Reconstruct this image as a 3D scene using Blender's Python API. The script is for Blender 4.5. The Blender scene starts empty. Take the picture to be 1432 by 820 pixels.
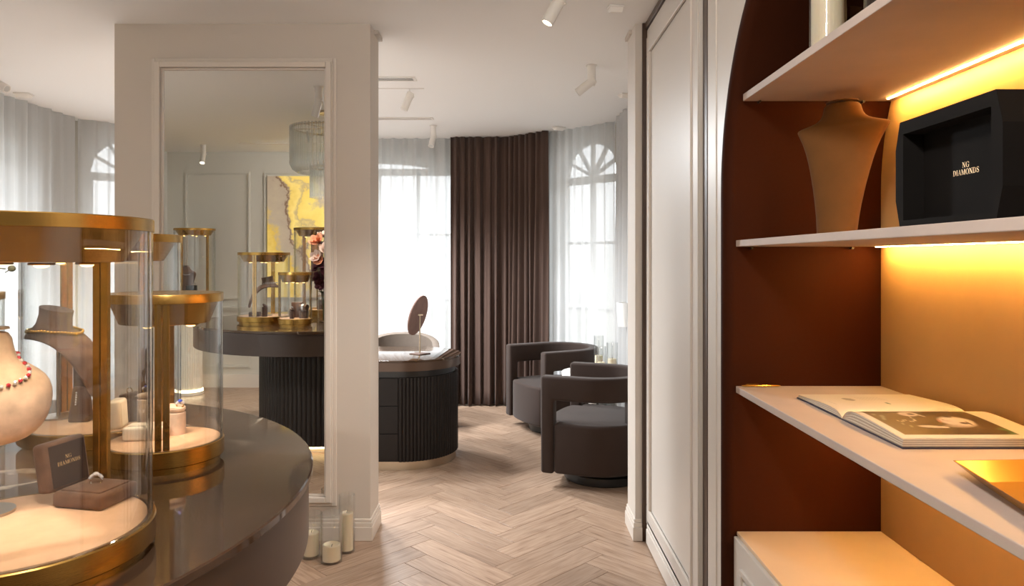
import bpy, bmesh, math, random
from mathutils import Vector, Matrix
from mathutils.bvhtree import BVHTree
random.seed(7)
PI = math.pi
sc = bpy.context.scene
COL = sc.collection

# ---------------------------------------------------------------- camera
cam_d = bpy.data.cameras.new('camera')
cam = bpy.data.objects.new('camera', cam_d)
COL.objects.link(cam)
cam.location = (0, 0, 1.46)
cam.rotation_euler = (PI / 2, 0, 0)
cam_d.sensor_width = 36.0
cam_d.lens = 36.0 * 1000.0 / 1432.0
cam_d.shift_x = 4.0 / 1432.0
cam_d.shift_y = -47.0 / 1432.0
cam_d.clip_start = 0.02
sc.camera = cam
# ---------------------------------------------------------------- colour management and world
sc.view_settings.view_transform = 'Standard'
sc.view_settings.look = 'None'
sc.view_settings.exposure = 0.6
sc.view_settings.gamma = 1.0
sc.cycles.transparent_max_bounces = 40
sc.cycles.max_bounces = 12
sc.cycles.glossy_bounces = 6
sc.cycles.sample_clamp_indirect = 6.0
sc.cycles.caustics_reflective = False
sc.cycles.caustics_refractive = False

world = bpy.data.worlds.new('daylight')
sc.world = world
world.use_nodes = True
wn, wl = world.node_tree.nodes, world.node_tree.links
wn.clear()
w_out = wn.new('ShaderNodeOutputWorld')
w_bg = wn.new('ShaderNodeBackground')
w_tc = wn.new('ShaderNodeTexCoord')
w_sep = wn.new('ShaderNodeSeparateXYZ')
w_ramp = wn.new('ShaderNodeValToRGB')
w_ramp.color_ramp.elements[0].position = 0.46
w_ramp.color_ramp.elements[0].color = (0.42, 0.42, 0.40, 1)
w_ramp.color_ramp.elements[1].position = 0.54
w_ramp.color_ramp.elements[1].color = (0.94, 0.97, 1.0, 1)
w_map = wn.new('ShaderNodeMapRange')
w_map.inputs['From Min'].default_value = -1
wl.new(w_tc.outputs['Generated'], w_sep.inputs[0])
wl.new(w_sep.outputs['Z'], w_map.inputs['Value'])
wl.new(w_map.outputs[0], w_ramp.inputs[0])
wl.new(w_ramp.outputs[0], w_bg.inputs['Color'])
w_bg.inputs['Strength'].default_value = 2.9
wl.new(w_bg.outputs[0], w_out.inputs[0])

CEIL = 2.685

def area_light(name, loc, rot, sx, sy, power, color=(1, 1, 1), portal=False):
    d = bpy.data.lights.new(name, 'AREA')
    d.shape = 'RECTANGLE'; d.size = sx; d.size_y = sy
    d.energy = power; d.color = color
    if portal:
        d.cycles.is_portal = True
    o = bpy.data.objects.new(name, d)
    o.location = loc; o.rotation_euler = rot
    COL.objects.link(o)
    return o

# sampling portals in the window openings (they only guide the daylight)
area_light('window_portal', (-1.36, 7.6, 1.45), (-PI / 2, 0, 0), 1.9, 2.4, 1, portal=True)
area_light('window_portal', (0.86, 6.86, 1.45), (-PI / 2, 0, -PI / 4), 1.0, 2.6, 1, portal=True)
area_light('window_portal', (-3.73, 6.80, 1.45), (-PI / 2, 0, PI / 4), 1.0, 2.6, 1, portal=True)
area_light('window_portal', (-4.14, 5.1, 1.45), (-PI / 2, 0, PI / 2), 1.5, 2.4, 1, portal=True)
area_light('window_portal', (-4.14, 2.6, 1.45), (-PI / 2, 0, PI / 2), 1.5, 2.4, 1, portal=True)

# ================================================================ materials
def hexc(r, g, b):
    def f(c):
        c /= 255.0
        return c / 12.92 if c <= 0.04045 else ((c + 0.055) / 1.055) ** 2.4
    return (f(r), f(g), f(b), 1)

def mat(name, col, rough=0.6, metal=0.0, vary=0.0, vscale=8.0, bump=0.0, bscale=60.0, sheen=0.0,
        coat=0.0, stretch=None, spec=0.5, emit=None, estr=0.0, sub=0.0):
    m = bpy.data.materials.new(name)
    m.use_nodes = True
    nt = m.node_tree
    b = nt.nodes['Principled BSDF']
    b.inputs['Base Color'].default_value = col if len(col) == 4 else (*col, 1)
    b.inputs['Roughness'].default_value = rough
    b.inputs['Metallic'].default_value = metal
    b.inputs['Specular IOR Level'].default_value = spec
    b.inputs['Sheen Weight'].default_value = sheen
    b.inputs['Coat Weight'].default_value = coat
    if sub:
        b.inputs['Subsurface Weight'].default_value = sub
        b.inputs['Subsurface Radius'].default_value = (0.02, 0.015, 0.01)
    if emit:
        b.inputs['Emission Color'].default_value = (*emit, 1)
        b.inputs['Emission Strength'].default_value = estr
    tc = None
    if vary or bump:
        tc = nt.nodes.new('ShaderNodeTexCoord')
        mp = nt.nodes.new('ShaderNodeMapping')
        if stretch:
            mp.inputs['Scale'].default_value = stretch
        nt.links.new(tc.outputs['Object'], mp.inputs[0])
    if vary:
        n = nt.nodes.new('ShaderNodeTexNoise')
        n.inputs['Scale'].default_value = vscale
        n.inputs['Detail'].default_value = 4
        nt.links.new(mp.outputs[0], n.inputs['Vector'])
        r = nt.nodes.new('ShaderNodeMapRange')
        r.inputs['From Min'].default_value = 0.3
        r.inputs['From Max'].default_value = 0.7
        r.inputs['To Min'].default_value = 1 - vary
        r.inputs['To Max'].default_value = 1 + vary
        nt.links.new(n.outputs[0], r.inputs['Value'])
        mx = nt.nodes.new('ShaderNodeVectorMath'); mx.operation = 'SCALE'
        mx.inputs[0].default_value = b.inputs['Base Color'].default_value[:3]
        nt.links.new(r.outputs[0], mx.inputs['Scale'])
        nt.links.new(mx.outputs[0], b.inputs['Base Color'])
    if bump:
        n2 = nt.nodes.new('ShaderNodeTexNoise')
        n2.inputs['Scale'].default_value = bscale
        n2.inputs['Detail'].default_value = 3
        nt.links.new(mp.outputs[0], n2.inputs['Vector'])
        bp = nt.nodes.new('ShaderNodeBump')
        bp.inputs['Strength'].default_value = bump
        bp.inputs['Distance'].default_value = 0.002
        nt.links.new(n2.outputs[0], bp.inputs['Height'])
        nt.links.new(bp.outputs[0], b.inputs['Normal'])
    return m

def glass_mat(name, tint=(0.97, 0.985, 0.98), ior=1.5, boost=1.0):
    m = bpy.data.materials.new(name)
    m.use_nodes = True
    nt = m.node_tree; nt.nodes.clear()
    out = nt.nodes.new('ShaderNodeOutputMaterial')
    mix = nt.nodes.new('ShaderNodeMixShader')
    tr = nt.nodes.new('ShaderNodeBsdfTransparent'); tr.inputs[0].default_value = (*tint, 1)
    gl = nt.nodes.new('ShaderNodeBsdfGlossy'); gl.inputs['Roughness'].default_value = 0.0
    fr = nt.nodes.new('ShaderNodeFresnel'); fr.inputs[0].default_value = ior
    mu = nt.nodes.new('ShaderNodeMath'); mu.operation = 'MULTIPLY'; mu.inputs[1].default_value = boost
    mu.use_clamp = True
    # Fresnel term from the geometric angle so both faces of the sheet behave alike
    geo = nt.nodes.new('ShaderNodeNewGeometry')
    dot = nt.nodes.new('ShaderNodeVectorMath'); dot.operation = 'DOT_PRODUCT'
    ab = nt.nodes.new('ShaderNodeMath'); ab.operation = 'ABSOLUTE'
    inv = nt.nodes.new('ShaderNodeMath'); inv.operation = 'SUBTRACT'; inv.inputs[0].default_value = 1.0
    pw = nt.nodes.new('ShaderNodeMath'); pw.operation = 'POWER'; pw.inputs[1].default_value = 5.0
    ma = nt.nodes.new('ShaderNodeMath'); ma.operation = 'MULTIPLY_ADD'
    f0 = ((ior - 1) / (ior + 1)) ** 2
    ma.inputs[1].default_value = 1 - f0; ma.inputs[2].default_value = f0
    nt.links.new(geo.outputs['Normal'], dot.inputs[0]); nt.links.new(geo.outputs['Incoming'], dot.inputs[1])
    nt.links.new(dot.outputs['Value'], ab.inputs[0]); nt.links.new(ab.outputs[0], inv.inputs[1])
    nt.links.new(inv.outputs[0], pw.inputs[0]); nt.links.new(pw.outputs[0], ma.inputs[0])
    nt.links.new(ma.outputs[0], mu.inputs[0])
    nt.nodes.remove(fr)
    # the path through the sheet gets longer towards grazing, so it absorbs more
    p3 = nt.nodes.new('ShaderNodeMath'); p3.operation = 'POWER'; p3.inputs[1].default_value = 3.0
    tm = nt.nodes.new('ShaderNodeMix'); tm.data_type = 'RGBA'
    tm.inputs[6].default_value = (*tint, 1); tm.inputs[7].default_value = (tint[0] * .84, tint[1] * .87, tint[2] * .86, 1)
    nt.links.new(inv.outputs[0], p3.inputs[0]); nt.links.new(p3.outputs[0], tm.inputs['Factor']); nt.links.new(tm.outputs[2], tr.inputs[0])
    nt.links.new(mu.outputs[0], mix.inputs[0])
    nt.links.new(tr.outputs[0], mix.inputs[1]); nt.links.new(gl.outputs[0], mix.inputs[2])
    nt.links.new(mix.outputs[0], out.inputs[0])
    return m

def sheer_mat():
    m = bpy.data.materials.new('sheer_voile')
    m.use_nodes = True
    nt = m.node_tree; nt.nodes.clear()
    out = nt.nodes.new('ShaderNodeOutputMaterial')
    mix = nt.nodes.new('ShaderNodeMixShader')
    tr = nt.nodes.new('ShaderNodeBsdfTransparent'); tr.inputs[0].default_value = (1, 1, 1, 1)
    add = nt.nodes.new('ShaderNodeMixShader'); add.inputs[0].default_value = 0.55
    df = nt.nodes.new('ShaderNodeBsdfDiffuse'); df.inputs[0].default_value = (0.70, 0.70, 0.70, 1)
    tl = nt.nodes.new('ShaderNodeBsdfTranslucent'); tl.inputs[0].default_value = (0.72, 0.73, 0.74, 1)
    nt.links.new(df.outputs[0], add.inputs[1]); nt.links.new(tl.outputs[0], add.inputs[2])
    # voile hides more the more obliquely one looks through its threads
    lw = nt.nodes.new('ShaderNodeLayerWeight'); lw.inputs[0].default_value = 0.45
    mr = nt.nodes.new('ShaderNodeMapRange')
    mr.inputs['To Min'].default_value = 0.86; mr.inputs['To Max'].default_value = 1.0
    nt.links.new(lw.outputs['Facing'], mr.inputs['Value'])
    nt.links.new(mr.outputs[0], mix.inputs[0])
    nt.links.new(tr.outputs[0], mix.inputs[1]); nt.links.new(add.outputs[0], mix.inputs[2])
    nt.links.new(mix.outputs[0], out.inputs[0])
    return m

def emis(name, col, strength):
    m = bpy.data.materials.new(name)
    m.use_nodes = True
    nt = m.node_tree; nt.nodes.clear()
    out = nt.nodes.new('ShaderNodeOutputMaterial')
    e = nt.nodes.new('ShaderNodeEmission')
    e.inputs[0].default_value = (*col, 1); e.inputs[1].default_value = strength
    nt.links.new(e.outputs[0], out.inputs[0])
    return m

def marble_mat():
    m = mat('brown_marble', hexc(78, 60, 46), 0.06, spec=0.4)
    nt = m.node_tree; b = nt.nodes['Principled BSDF']
    tc = nt.nodes.new('ShaderNodeTexCoord')
    n = nt.nodes.new('ShaderNodeTexNoise'); n.inputs['Scale'].default_value = 2.2; n.inputs['Detail'].default_value = 6
    n.inputs['Distortion'].default_value = 0.6
    cr = nt.nodes.new('ShaderNodeValToRGB')
    cr.color_ramp.elements[0].color = hexc(56, 41, 30); cr.color_ramp.elements[0].position = 0.3
    cr.color_ramp.elements[1].color = hexc(82, 63, 48); cr.color_ramp.elements[1].position = 0.72
    nt.links.new(tc.outputs['Object'], n.inputs['Vector']); nt.links.new(n.outputs[0], cr.inputs[0])
    v = nt.nodes.new('ShaderNodeTexVoronoi'); v.feature = 'DISTANCE_TO_EDGE'; v.inputs['Scale'].default_value = 2.3
    n2 = nt.nodes.new('ShaderNodeTexNoise'); n2.inputs['Scale'].default_value = 3.0; n2.inputs['Detail'].default_value = 5
    mxv = nt.nodes.new('ShaderNodeMix'); mxv.data_type = 'VECTOR'; mxv.inputs['Factor'].default_value = 0.25
    nt.links.new(tc.outputs['Object'], n2.inputs['Vector'])
    nt.links.new(tc.outputs['Object'], mxv.inputs[4]); nt.links.new(n2.outputs['Color'], mxv.inputs[5])
    nt.links.new(mxv.outputs[1], v.inputs['Vector'])
    vr = nt.nodes.new('ShaderNodeMapRange')
    vr.inputs['From Min'].default_value = 0.0; vr.inputs['From Max'].default_value = 0.018
    vr.inputs['To Min'].default_value = 0.8; vr.inputs['To Max'].default_value = 0.0
    nt.links.new(v.outputs['Distance'], vr.inputs['Value'])
    mk = nt.nodes.new('ShaderNodeTexNoise'); mk.inputs['Scale'].default_value = 1.3
    mkr = nt.nodes.new('ShaderNodeMapRange'); mkr.inputs['From Min'].default_value = 0.42; mkr.inputs['From Max'].default_value = 0.58
    nt.links.new(tc.outputs['Object'], mk.inputs['Vector']); nt.links.new(mk.outputs[0], mkr.inputs['Value'])
    mul = nt.nodes.new('ShaderNodeMath'); mul.operation = 'MULTIPLY'
    nt.links.new(vr.outputs[0], mul.inputs[0]); nt.links.new(mkr.outputs[0], mul.inputs[1])
    mix = nt.nodes.new('ShaderNodeMix'); mix.data_type = 'RGBA'
    nt.links.new(mul.outputs[0], mix.inputs['Factor'])
    nt.links.new(cr.outputs[0], mix.inputs[6]); mix.inputs[7].default_value = hexc(200, 185, 165)
    nt.links.new(mix.outputs[2], b.inputs['Base Color'])
    return m

def oak_mat(use_uv):
    """oak plank: grain along local X; tone per plank from the object's random (or a face colour for joined planks)"""
    m = mat('oak_plank' + ('_field' if use_uv else ''), hexc(196, 168, 142), 0.30)
    nt = m.node_tree; b = nt.nodes['Principled BSDF']
    tc = nt.nodes.new('ShaderNodeTexCoord')
    if use_uv:
        rnd = nt.nodes.new('ShaderNodeAttribute'); rnd.attribute_name = 'tone'
        rout = rnd.outputs['Fac']; vec = tc.outputs['UV']
    else:
        rnd = nt.nodes.new('ShaderNodeObjectInfo'); rout = rnd.outputs['Random']; vec = tc.outputs['Object']
    off = nt.nodes.new('ShaderNodeVectorMath'); off.operation = 'ADD'
    sc_ = nt.nodes.new('ShaderNodeMath'); sc_.operation = 'MULTIPLY'; sc_.inputs[1].default_value = 37.0
    nt.links.new(rout, sc_.inputs[0]); nt.links.new(vec, off.inputs[0]); nt.links.new(sc_.outputs[0], off.inputs[1])
    mp = nt.nodes.new('ShaderNodeMapping'); mp.inputs['Scale'].default_value = (1.8, 26.0, 1.0)
    nt.links.new(off.outputs[0], mp.inputs[0])
    n = nt.nodes.new('ShaderNodeTexNoise'); n.inputs['Scale'].default_value = 2.6; n.inputs['Detail'].default_value = 7
    n.inputs['Distortion'].default_value = 0.9
    nt.links.new(mp.outputs[0], n.inputs['Vector'])
    cr = nt.nodes.new('ShaderNodeValToRGB')
    e = cr.color_ramp.elements
    e[0].position = 0.26; e[0].color = hexc(124, 97, 78)
    e[1].position = 0.64; e[1].color = hexc(174, 148, 127)
    x = e.new(0.43); x.color = hexc(157, 130, 109)
    nt.links.new(n.outputs[0], cr.inputs[0])
    tr = nt.nodes.new('ShaderNodeMapRange'); tr.inputs['To Min'].default_value = 0.84; tr.inputs['To Max'].default_value = 1.07
    nt.links.new(rout, tr.inputs['Value'])
    mx = nt.nodes.new('ShaderNodeVectorMath'); mx.operation = 'SCALE'
    nt.links.new(cr.outputs[0], mx.inputs[0]); nt.links.new(tr.outputs[0], mx.inputs['Scale'])
    nt.links.new(mx.outputs[0], b.inputs['Base Color'])
    bp = nt.nodes.new('ShaderNodeBump'); bp.inputs['Strength'].default_value = 0.15; bp.inputs['Distance'].default_value = 0.001
    nt.links.new(n.outputs[0], bp.inputs['Height']); nt.links.new(bp.outputs[0], b.inputs['Normal'])
    rr = nt.nodes.new('ShaderNodeMapRange'); rr.inputs['To Min'].default_value = 0.42; rr.inputs['To Max'].default_value = 0.30
    nt.links.new(n.outputs[0], rr.inputs['Value']); nt.links.new(rr.outputs[0], b.inputs['Roughness'])
    return m

def onyx_mat():
    m = mat('backlit_onyx', (0.9, 0.7, 0.2, 1), 0.15)
    nt = m.node_tree; b = nt.nodes['Principled BSDF']
    tc = nt.nodes.new('ShaderNodeTexCoord')
    # layered bands: a slanted, distorted gradient run through a banded colour ramp
    sep = nt.nodes.new('ShaderNodeSeparateXYZ'); nt.links.new(tc.outputs['Object'], sep.inputs[0])
    n = nt.nodes.new('ShaderNodeTexNoise'); n.inputs['Scale'].default_value = 2.2; n.inputs['Detail'].default_value = 9
    n.inputs['Roughness'].default_value = 0.58
    nt.links.new(tc.outputs['Object'], n.inputs['Vector'])
    a1 = nt.nodes.new('ShaderNodeMath'); a1.operation = 'MULTIPLY_ADD'; a1.inputs[1].default_value = 0.50; a1.inputs[2].default_value = 0.28
    nt.links.new(sep.outputs['X'], a1.inputs[0])
    a2 = nt.nodes.new('ShaderNodeMath'); a2.operation = 'MULTIPLY_ADD'; a2.inputs[1].default_value = 0.20
    nt.links.new(sep.outputs['Z'], a2.inputs[0]); nt.links.new(a1.outputs[0], a2.inputs[2])
    a3 = nt.nodes.new('ShaderNodeMath'); a3.operation = 'MULTIPLY_ADD'; a3.inputs[1].default_value = 0.55
    nt.links.new(n.outputs[0], a3.inputs[0]); nt.links.new(a2.outputs[0], a3.inputs[2])
    cr = nt.nodes.new('ShaderNodeValToRGB'); e = cr.color_ramp.elements
    e[0].position = 0.0; e[0].color = hexc(222, 186, 84)
    e[1].position = 1.0; e[1].color = hexc(228, 196, 96)
    for p, c in ((0.30, (232, 204, 116)), (0.38, (214, 180, 80)), (0.42, (176, 160, 138)), (0.485, (168, 152, 134)), (0.50, (112, 84, 62)), (0.512, (150, 130, 112)),
                 (0.53, (226, 196, 104)), (0.58, (238, 212, 126)), (0.615, (186, 164, 120)), (0.63, (232, 202, 106)), (0.70, (240, 214, 120)), (0.74, (180, 164, 140)), (0.79, (172, 158, 140)), (0.82, (226, 190, 80))):
        x = e.new(p); x.color = hexc(*c)
    nt.links.new(a3.outputs[0], cr.inputs[0])
    nt.links.new(cr.outputs[0], b.inputs['Base Color'])
    nt.links.new(cr.outputs[0], b.inputs['Emission Color'])
    b.inputs['Emission Strength'].default_value = 0.28
    return m

def vcol_mat(name, rough=0.35):
    m = mat(name, (1, 1, 1, 1), rough)
    nt = m.node_tree
    a = nt.nodes.new('ShaderNodeVertexColor'); a.layer_name = 'print'
    nt.links.new(a.outputs[0], nt.nodes['Principled BSDF'].inputs['Base Color'])
    return m

M = {}
M['wall'] = mat('greige_paint', hexc(202, 193, 183), 0.6, vary=0.015, vscale=1.5, bump=0.05, bscale=120)
M['wall_sage'] = mat('pale_sage_paint', hexc(198, 195, 186), 0.6, vary=0.015, vscale=1.5)
M['trim'] = mat('greige_lacquer', hexc(212, 203, 193), 0.38)
M['ceiling'] = mat('ceiling_white', hexc(240, 240, 239), 0.75, bump=0.03, bscale=100)
M['joinery'] = mat('warm_white_lacquer', hexc(210, 202, 193), 0.35)
M['brown_frame'] = mat('brown_lacquer', hexc(66, 44, 28), 0.35)
M['dark_groove'] = mat('dark_brown', hexc(36, 20, 11), 0.5)
M['niche'] = mat('niche_brown', hexc(55, 22, 5), 0.75, spec=0.12, vary=0.06, vscale=2.5)
M['gold_wall'] = mat('gold_plaster', hexc(204, 162, 104), 0.5, vary=0.07, vscale=3, bump=0.06, bscale=30)
M['shelf'] = mat('suede_shelf', hexc(190, 172, 160), 0.6, vary=0.05, vscale=7, bump=0.12, bscale=90)
M['cabinet_top'] = mat('suede_top', hexc(218, 190, 158), 0.55, vary=0.05, vscale=4)
M['brass'] = mat('brushed_brass', hexc(176, 138, 74), 0.27, 1.0, vary=0.05, vscale=5, bump=0.10, bscale=60, stretch=(1, 1, 30))
M['brass_polished'] = mat('polished_gold', hexc(206, 146, 52), 0.22, 0.4)
M['gold_leaf'] = mat('gold_foil', hexc(240, 204, 150), 0.35, 0.35)
M['steel'] = mat('brushed_steel', hexc(176, 168, 158), 0.32, 1.0)
M['champagne'] = mat('champagne_metal', hexc(200, 184, 160), 0.35, 1.0)
M['marble'] = marble_mat()
M['table_band'] = mat('bronze_lacquer', hexc(54, 40, 32), 0.38, spec=0.5)
M['flute'] = mat('black_brown_wood', hexc(32, 24, 19), 0.45, spec=0.35)
M['cream'] = mat('cream_plinth', hexc(206, 190, 164), 0.45)
M['white_flute'] = mat('ivory_plaster', hexc(226, 218, 200), 0.5)
M['pad'] = mat('tan_suede', hexc(212, 170, 134), 0.9, vary=0.06, vscale=30, sheen=0.1, spec=0.2, bump=0.1, bscale=400)
M['taupe'] = mat('taupe_velvet', hexc(98, 72, 57), 0.9, vary=0.25, vscale=40, sheen=0.15, spec=0.2, bump=0.15, bscale=300)
M['disc_velvet'] = mat('mauve_brown_velvet', hexc(142, 114, 106), 0.85, vary=0.12, vscale=14)
M['dark_taupe'] = mat('dark_taupe_velvet', hexc(80, 57, 46), 0.85, vary=0.10, vscale=25, sheen=0.15, spec=0.2)
M['blush'] = mat('blush_velvet', hexc(206, 178, 154), 0.9, vary=0.2, vscale=32, sheen=0.2, spec=0.2, bump=0.15, bscale=300)
M['ivory_suede'] = mat('ivory_suede', hexc(226, 208, 184), 0.9, vary=0.08, vscale=40, sheen=0.3, bump=0.15, bscale=250)
M['tan_bust'] = mat('camel_suede', hexc(108, 73, 37), 0.9, vary=0.08, vscale=14, sheen=0.1, spec=0.2, bump=0.1, bscale=300)
M['black_suede'] = mat('black_suede', hexc(17, 14, 12), 0.85, vary=0.12, vscale=10, spec=0.15)
M['dark_inner'] = mat('dark_lining', hexc(50, 34, 28), 0.7, vary=0.1, vscale=20)
M['drape'] = mat('brown_velvet_drape', hexc(80, 62, 54), 0.85, vary=0.06, vscale=5, sheen=0.12, spec=0.2, stretch=(6, 6, 0.4))
M['armchair'] = mat('umber_velvet', hexc(48, 34, 27), 0.85, vary=0.08, vscale=6, sheen=0.12, spec=0.3)
M['black'] = mat('black_metal', hexc(22, 20, 19), 0.35)
M['chair_fabric'] = mat('beige_upholstery', hexc(98, 86, 76), 0.8, vary=0.05, vscale=30)
M['desk'] = mat('ebony_lacquer', hexc(26, 21, 19), 0.45, spec=0.25)
M['desk_band'] = mat('bronze_band', hexc(86, 68, 56), 0.3, 0.3)
M['white'] = mat('white_plastic', hexc(226, 222, 216), 0.45)
M['white_satin'] = mat('white_lacquer', hexc(236, 232, 226), 0.3)
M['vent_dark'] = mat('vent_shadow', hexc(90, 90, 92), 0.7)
M['wax'] = mat('candle_wax', hexc(244, 228, 198), 0.5, sub=0.4)
M['wick'] = mat('charred_wick', hexc(50, 42, 36), 0.9)
M['mirror'] = mat('silvered_glass', hexc(238, 240, 238), 0.0, 1.0)
M['glass'] = glass_mat('clear_glass', tint=(0.995, 0.997, 0.996), boost=1.3)
M['candle_glass'] = glass_mat('candle_glass', tint=(0.985, 0.99, 0.988), ior=1.6, boost=1.8)
M['pane'] = glass_mat('window_glass', tint=(0.98, 0.99, 0.99))
M['crystal'] = glass_mat('crystal_rod', tint=(0.95, 0.96, 0.95), ior=1.7, boost=1.6)
_nt = M['crystal'].node_tree
_o = [n for n in _nt.nodes if n.type == 'OUTPUT_MATERIAL'][0]; _src = _o.inputs[0].links[0].from_socket
_d = _nt.nodes.new('ShaderNodeBsdfTranslucent'); _d.inputs[0].default_value = (.95, .95, .93, 1)
_d2 = _nt.nodes.new('ShaderNodeBsdfDiffuse'); _d2.inputs[0].default_value = (.95, .95, .93, 1)
_a = _nt.nodes.new('ShaderNodeMixShader'); _nt.links.new(_d.outputs[0], _a.inputs[1]); _nt.links.new(_d2.outputs[0], _a.inputs[2])
_m = _nt.nodes.new('ShaderNodeMixShader'); _m.inputs[0].default_value = 0.20
_nt.links.new(_src, _m.inputs[1]); _nt.links.new(_a.outputs[0], _m.inputs[2]); _nt.links.new(_m.outputs[0], _o.inputs[0])
M['window_frame'] = mat('window_paint', hexc(206, 204, 200), 0.5)
M['sheer'] = sheer_mat()
M['oak'] = oak_mat(False)
M['oak_field'] = oak_mat(True)
M['subfloor'] = mat('floor_joint', hexc(96, 74, 56), 0.8)
M['onyx'] = onyx_mat()
M['led'] = emis('amber_led', (1.0, 0.56, 0.17), 165.0)
M['led_soft'] = emis('warm_led', (1.0, 0.66, 0.26), 7.0)
M['led_white'] = emis('warm_white_led', (1.0, 0.80, 0.50), 7.0)
M['lamp_lens'] = emis('lamp_lens', (1.0, 0.84, 0.62), 9.0)
M['down_lens'] = emis('showcase_lens', (1.0, 0.62, 0.22), 4.0)
M['bulb_glow'] = emis('bulb_glow', (1.0, 0.84, 0.62), 3.0)
M['lens_off'] = mat('lamp_lens_off', hexc(190, 188, 184), 0.3)
M['gem'] = mat('diamond', hexc(245, 246, 250), 0.05, 0.6, coat=1.0)
M['ruby'] = mat('ruby', hexc(196, 40, 60), 0.08, 0.2, coat=1.0)
M['sapphire'] = mat('sapphire', hexc(40, 70, 190), 0.08, 0.2, coat=1.0)
M['gold'] = mat('yellow_gold', hexc(236, 196, 104), 0.18, 1.0)
M['silver'] = mat('white_gold', hexc(226, 224, 220), 0.12, 1.0)
M['page'] = vcol_mat('printed_page')
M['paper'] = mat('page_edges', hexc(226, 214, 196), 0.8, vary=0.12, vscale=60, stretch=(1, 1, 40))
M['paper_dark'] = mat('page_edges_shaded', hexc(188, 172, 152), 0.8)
M['cover'] = mat('magazine_cover', hexc(48, 40, 58), 0.4)
M['petal_white'] = mat('ivory_petal', hexc(236, 226, 204), 0.6, sub=0.2)
M['petal_yellow'] = mat('yellow_petal', hexc(224, 190, 90), 0.6)
M['petal_peach'] = mat('peach_petal', hexc(226, 152, 112), 0.6)
M['petal_blush'] = mat('blush_petal', hexc(232, 204, 186), 0.6)
M['petal_wine'] = mat('burgundy_petal', hexc(78, 26, 36), 0.7)
M['leaf'] = mat('leaf_green', hexc(86, 92, 60), 0.6)
M['bud'] = mat('green_bud', hexc(112, 108, 78), 0.6)
M['shade'] = mat('white_shade', hexc(240, 240, 238), 0.7)
M['render_wall'] = mat('outside_render', hexc(226, 224, 218), 0.8)
M['outside_ground'] = mat('outside_paving', hexc(190, 186, 178), 0.9, vary=0.1, vscale=2)
M['shrub'] = mat('shrub_leaf', hexc(120, 134, 92), 0.8, vary=0.2, vscale=6)

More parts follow.
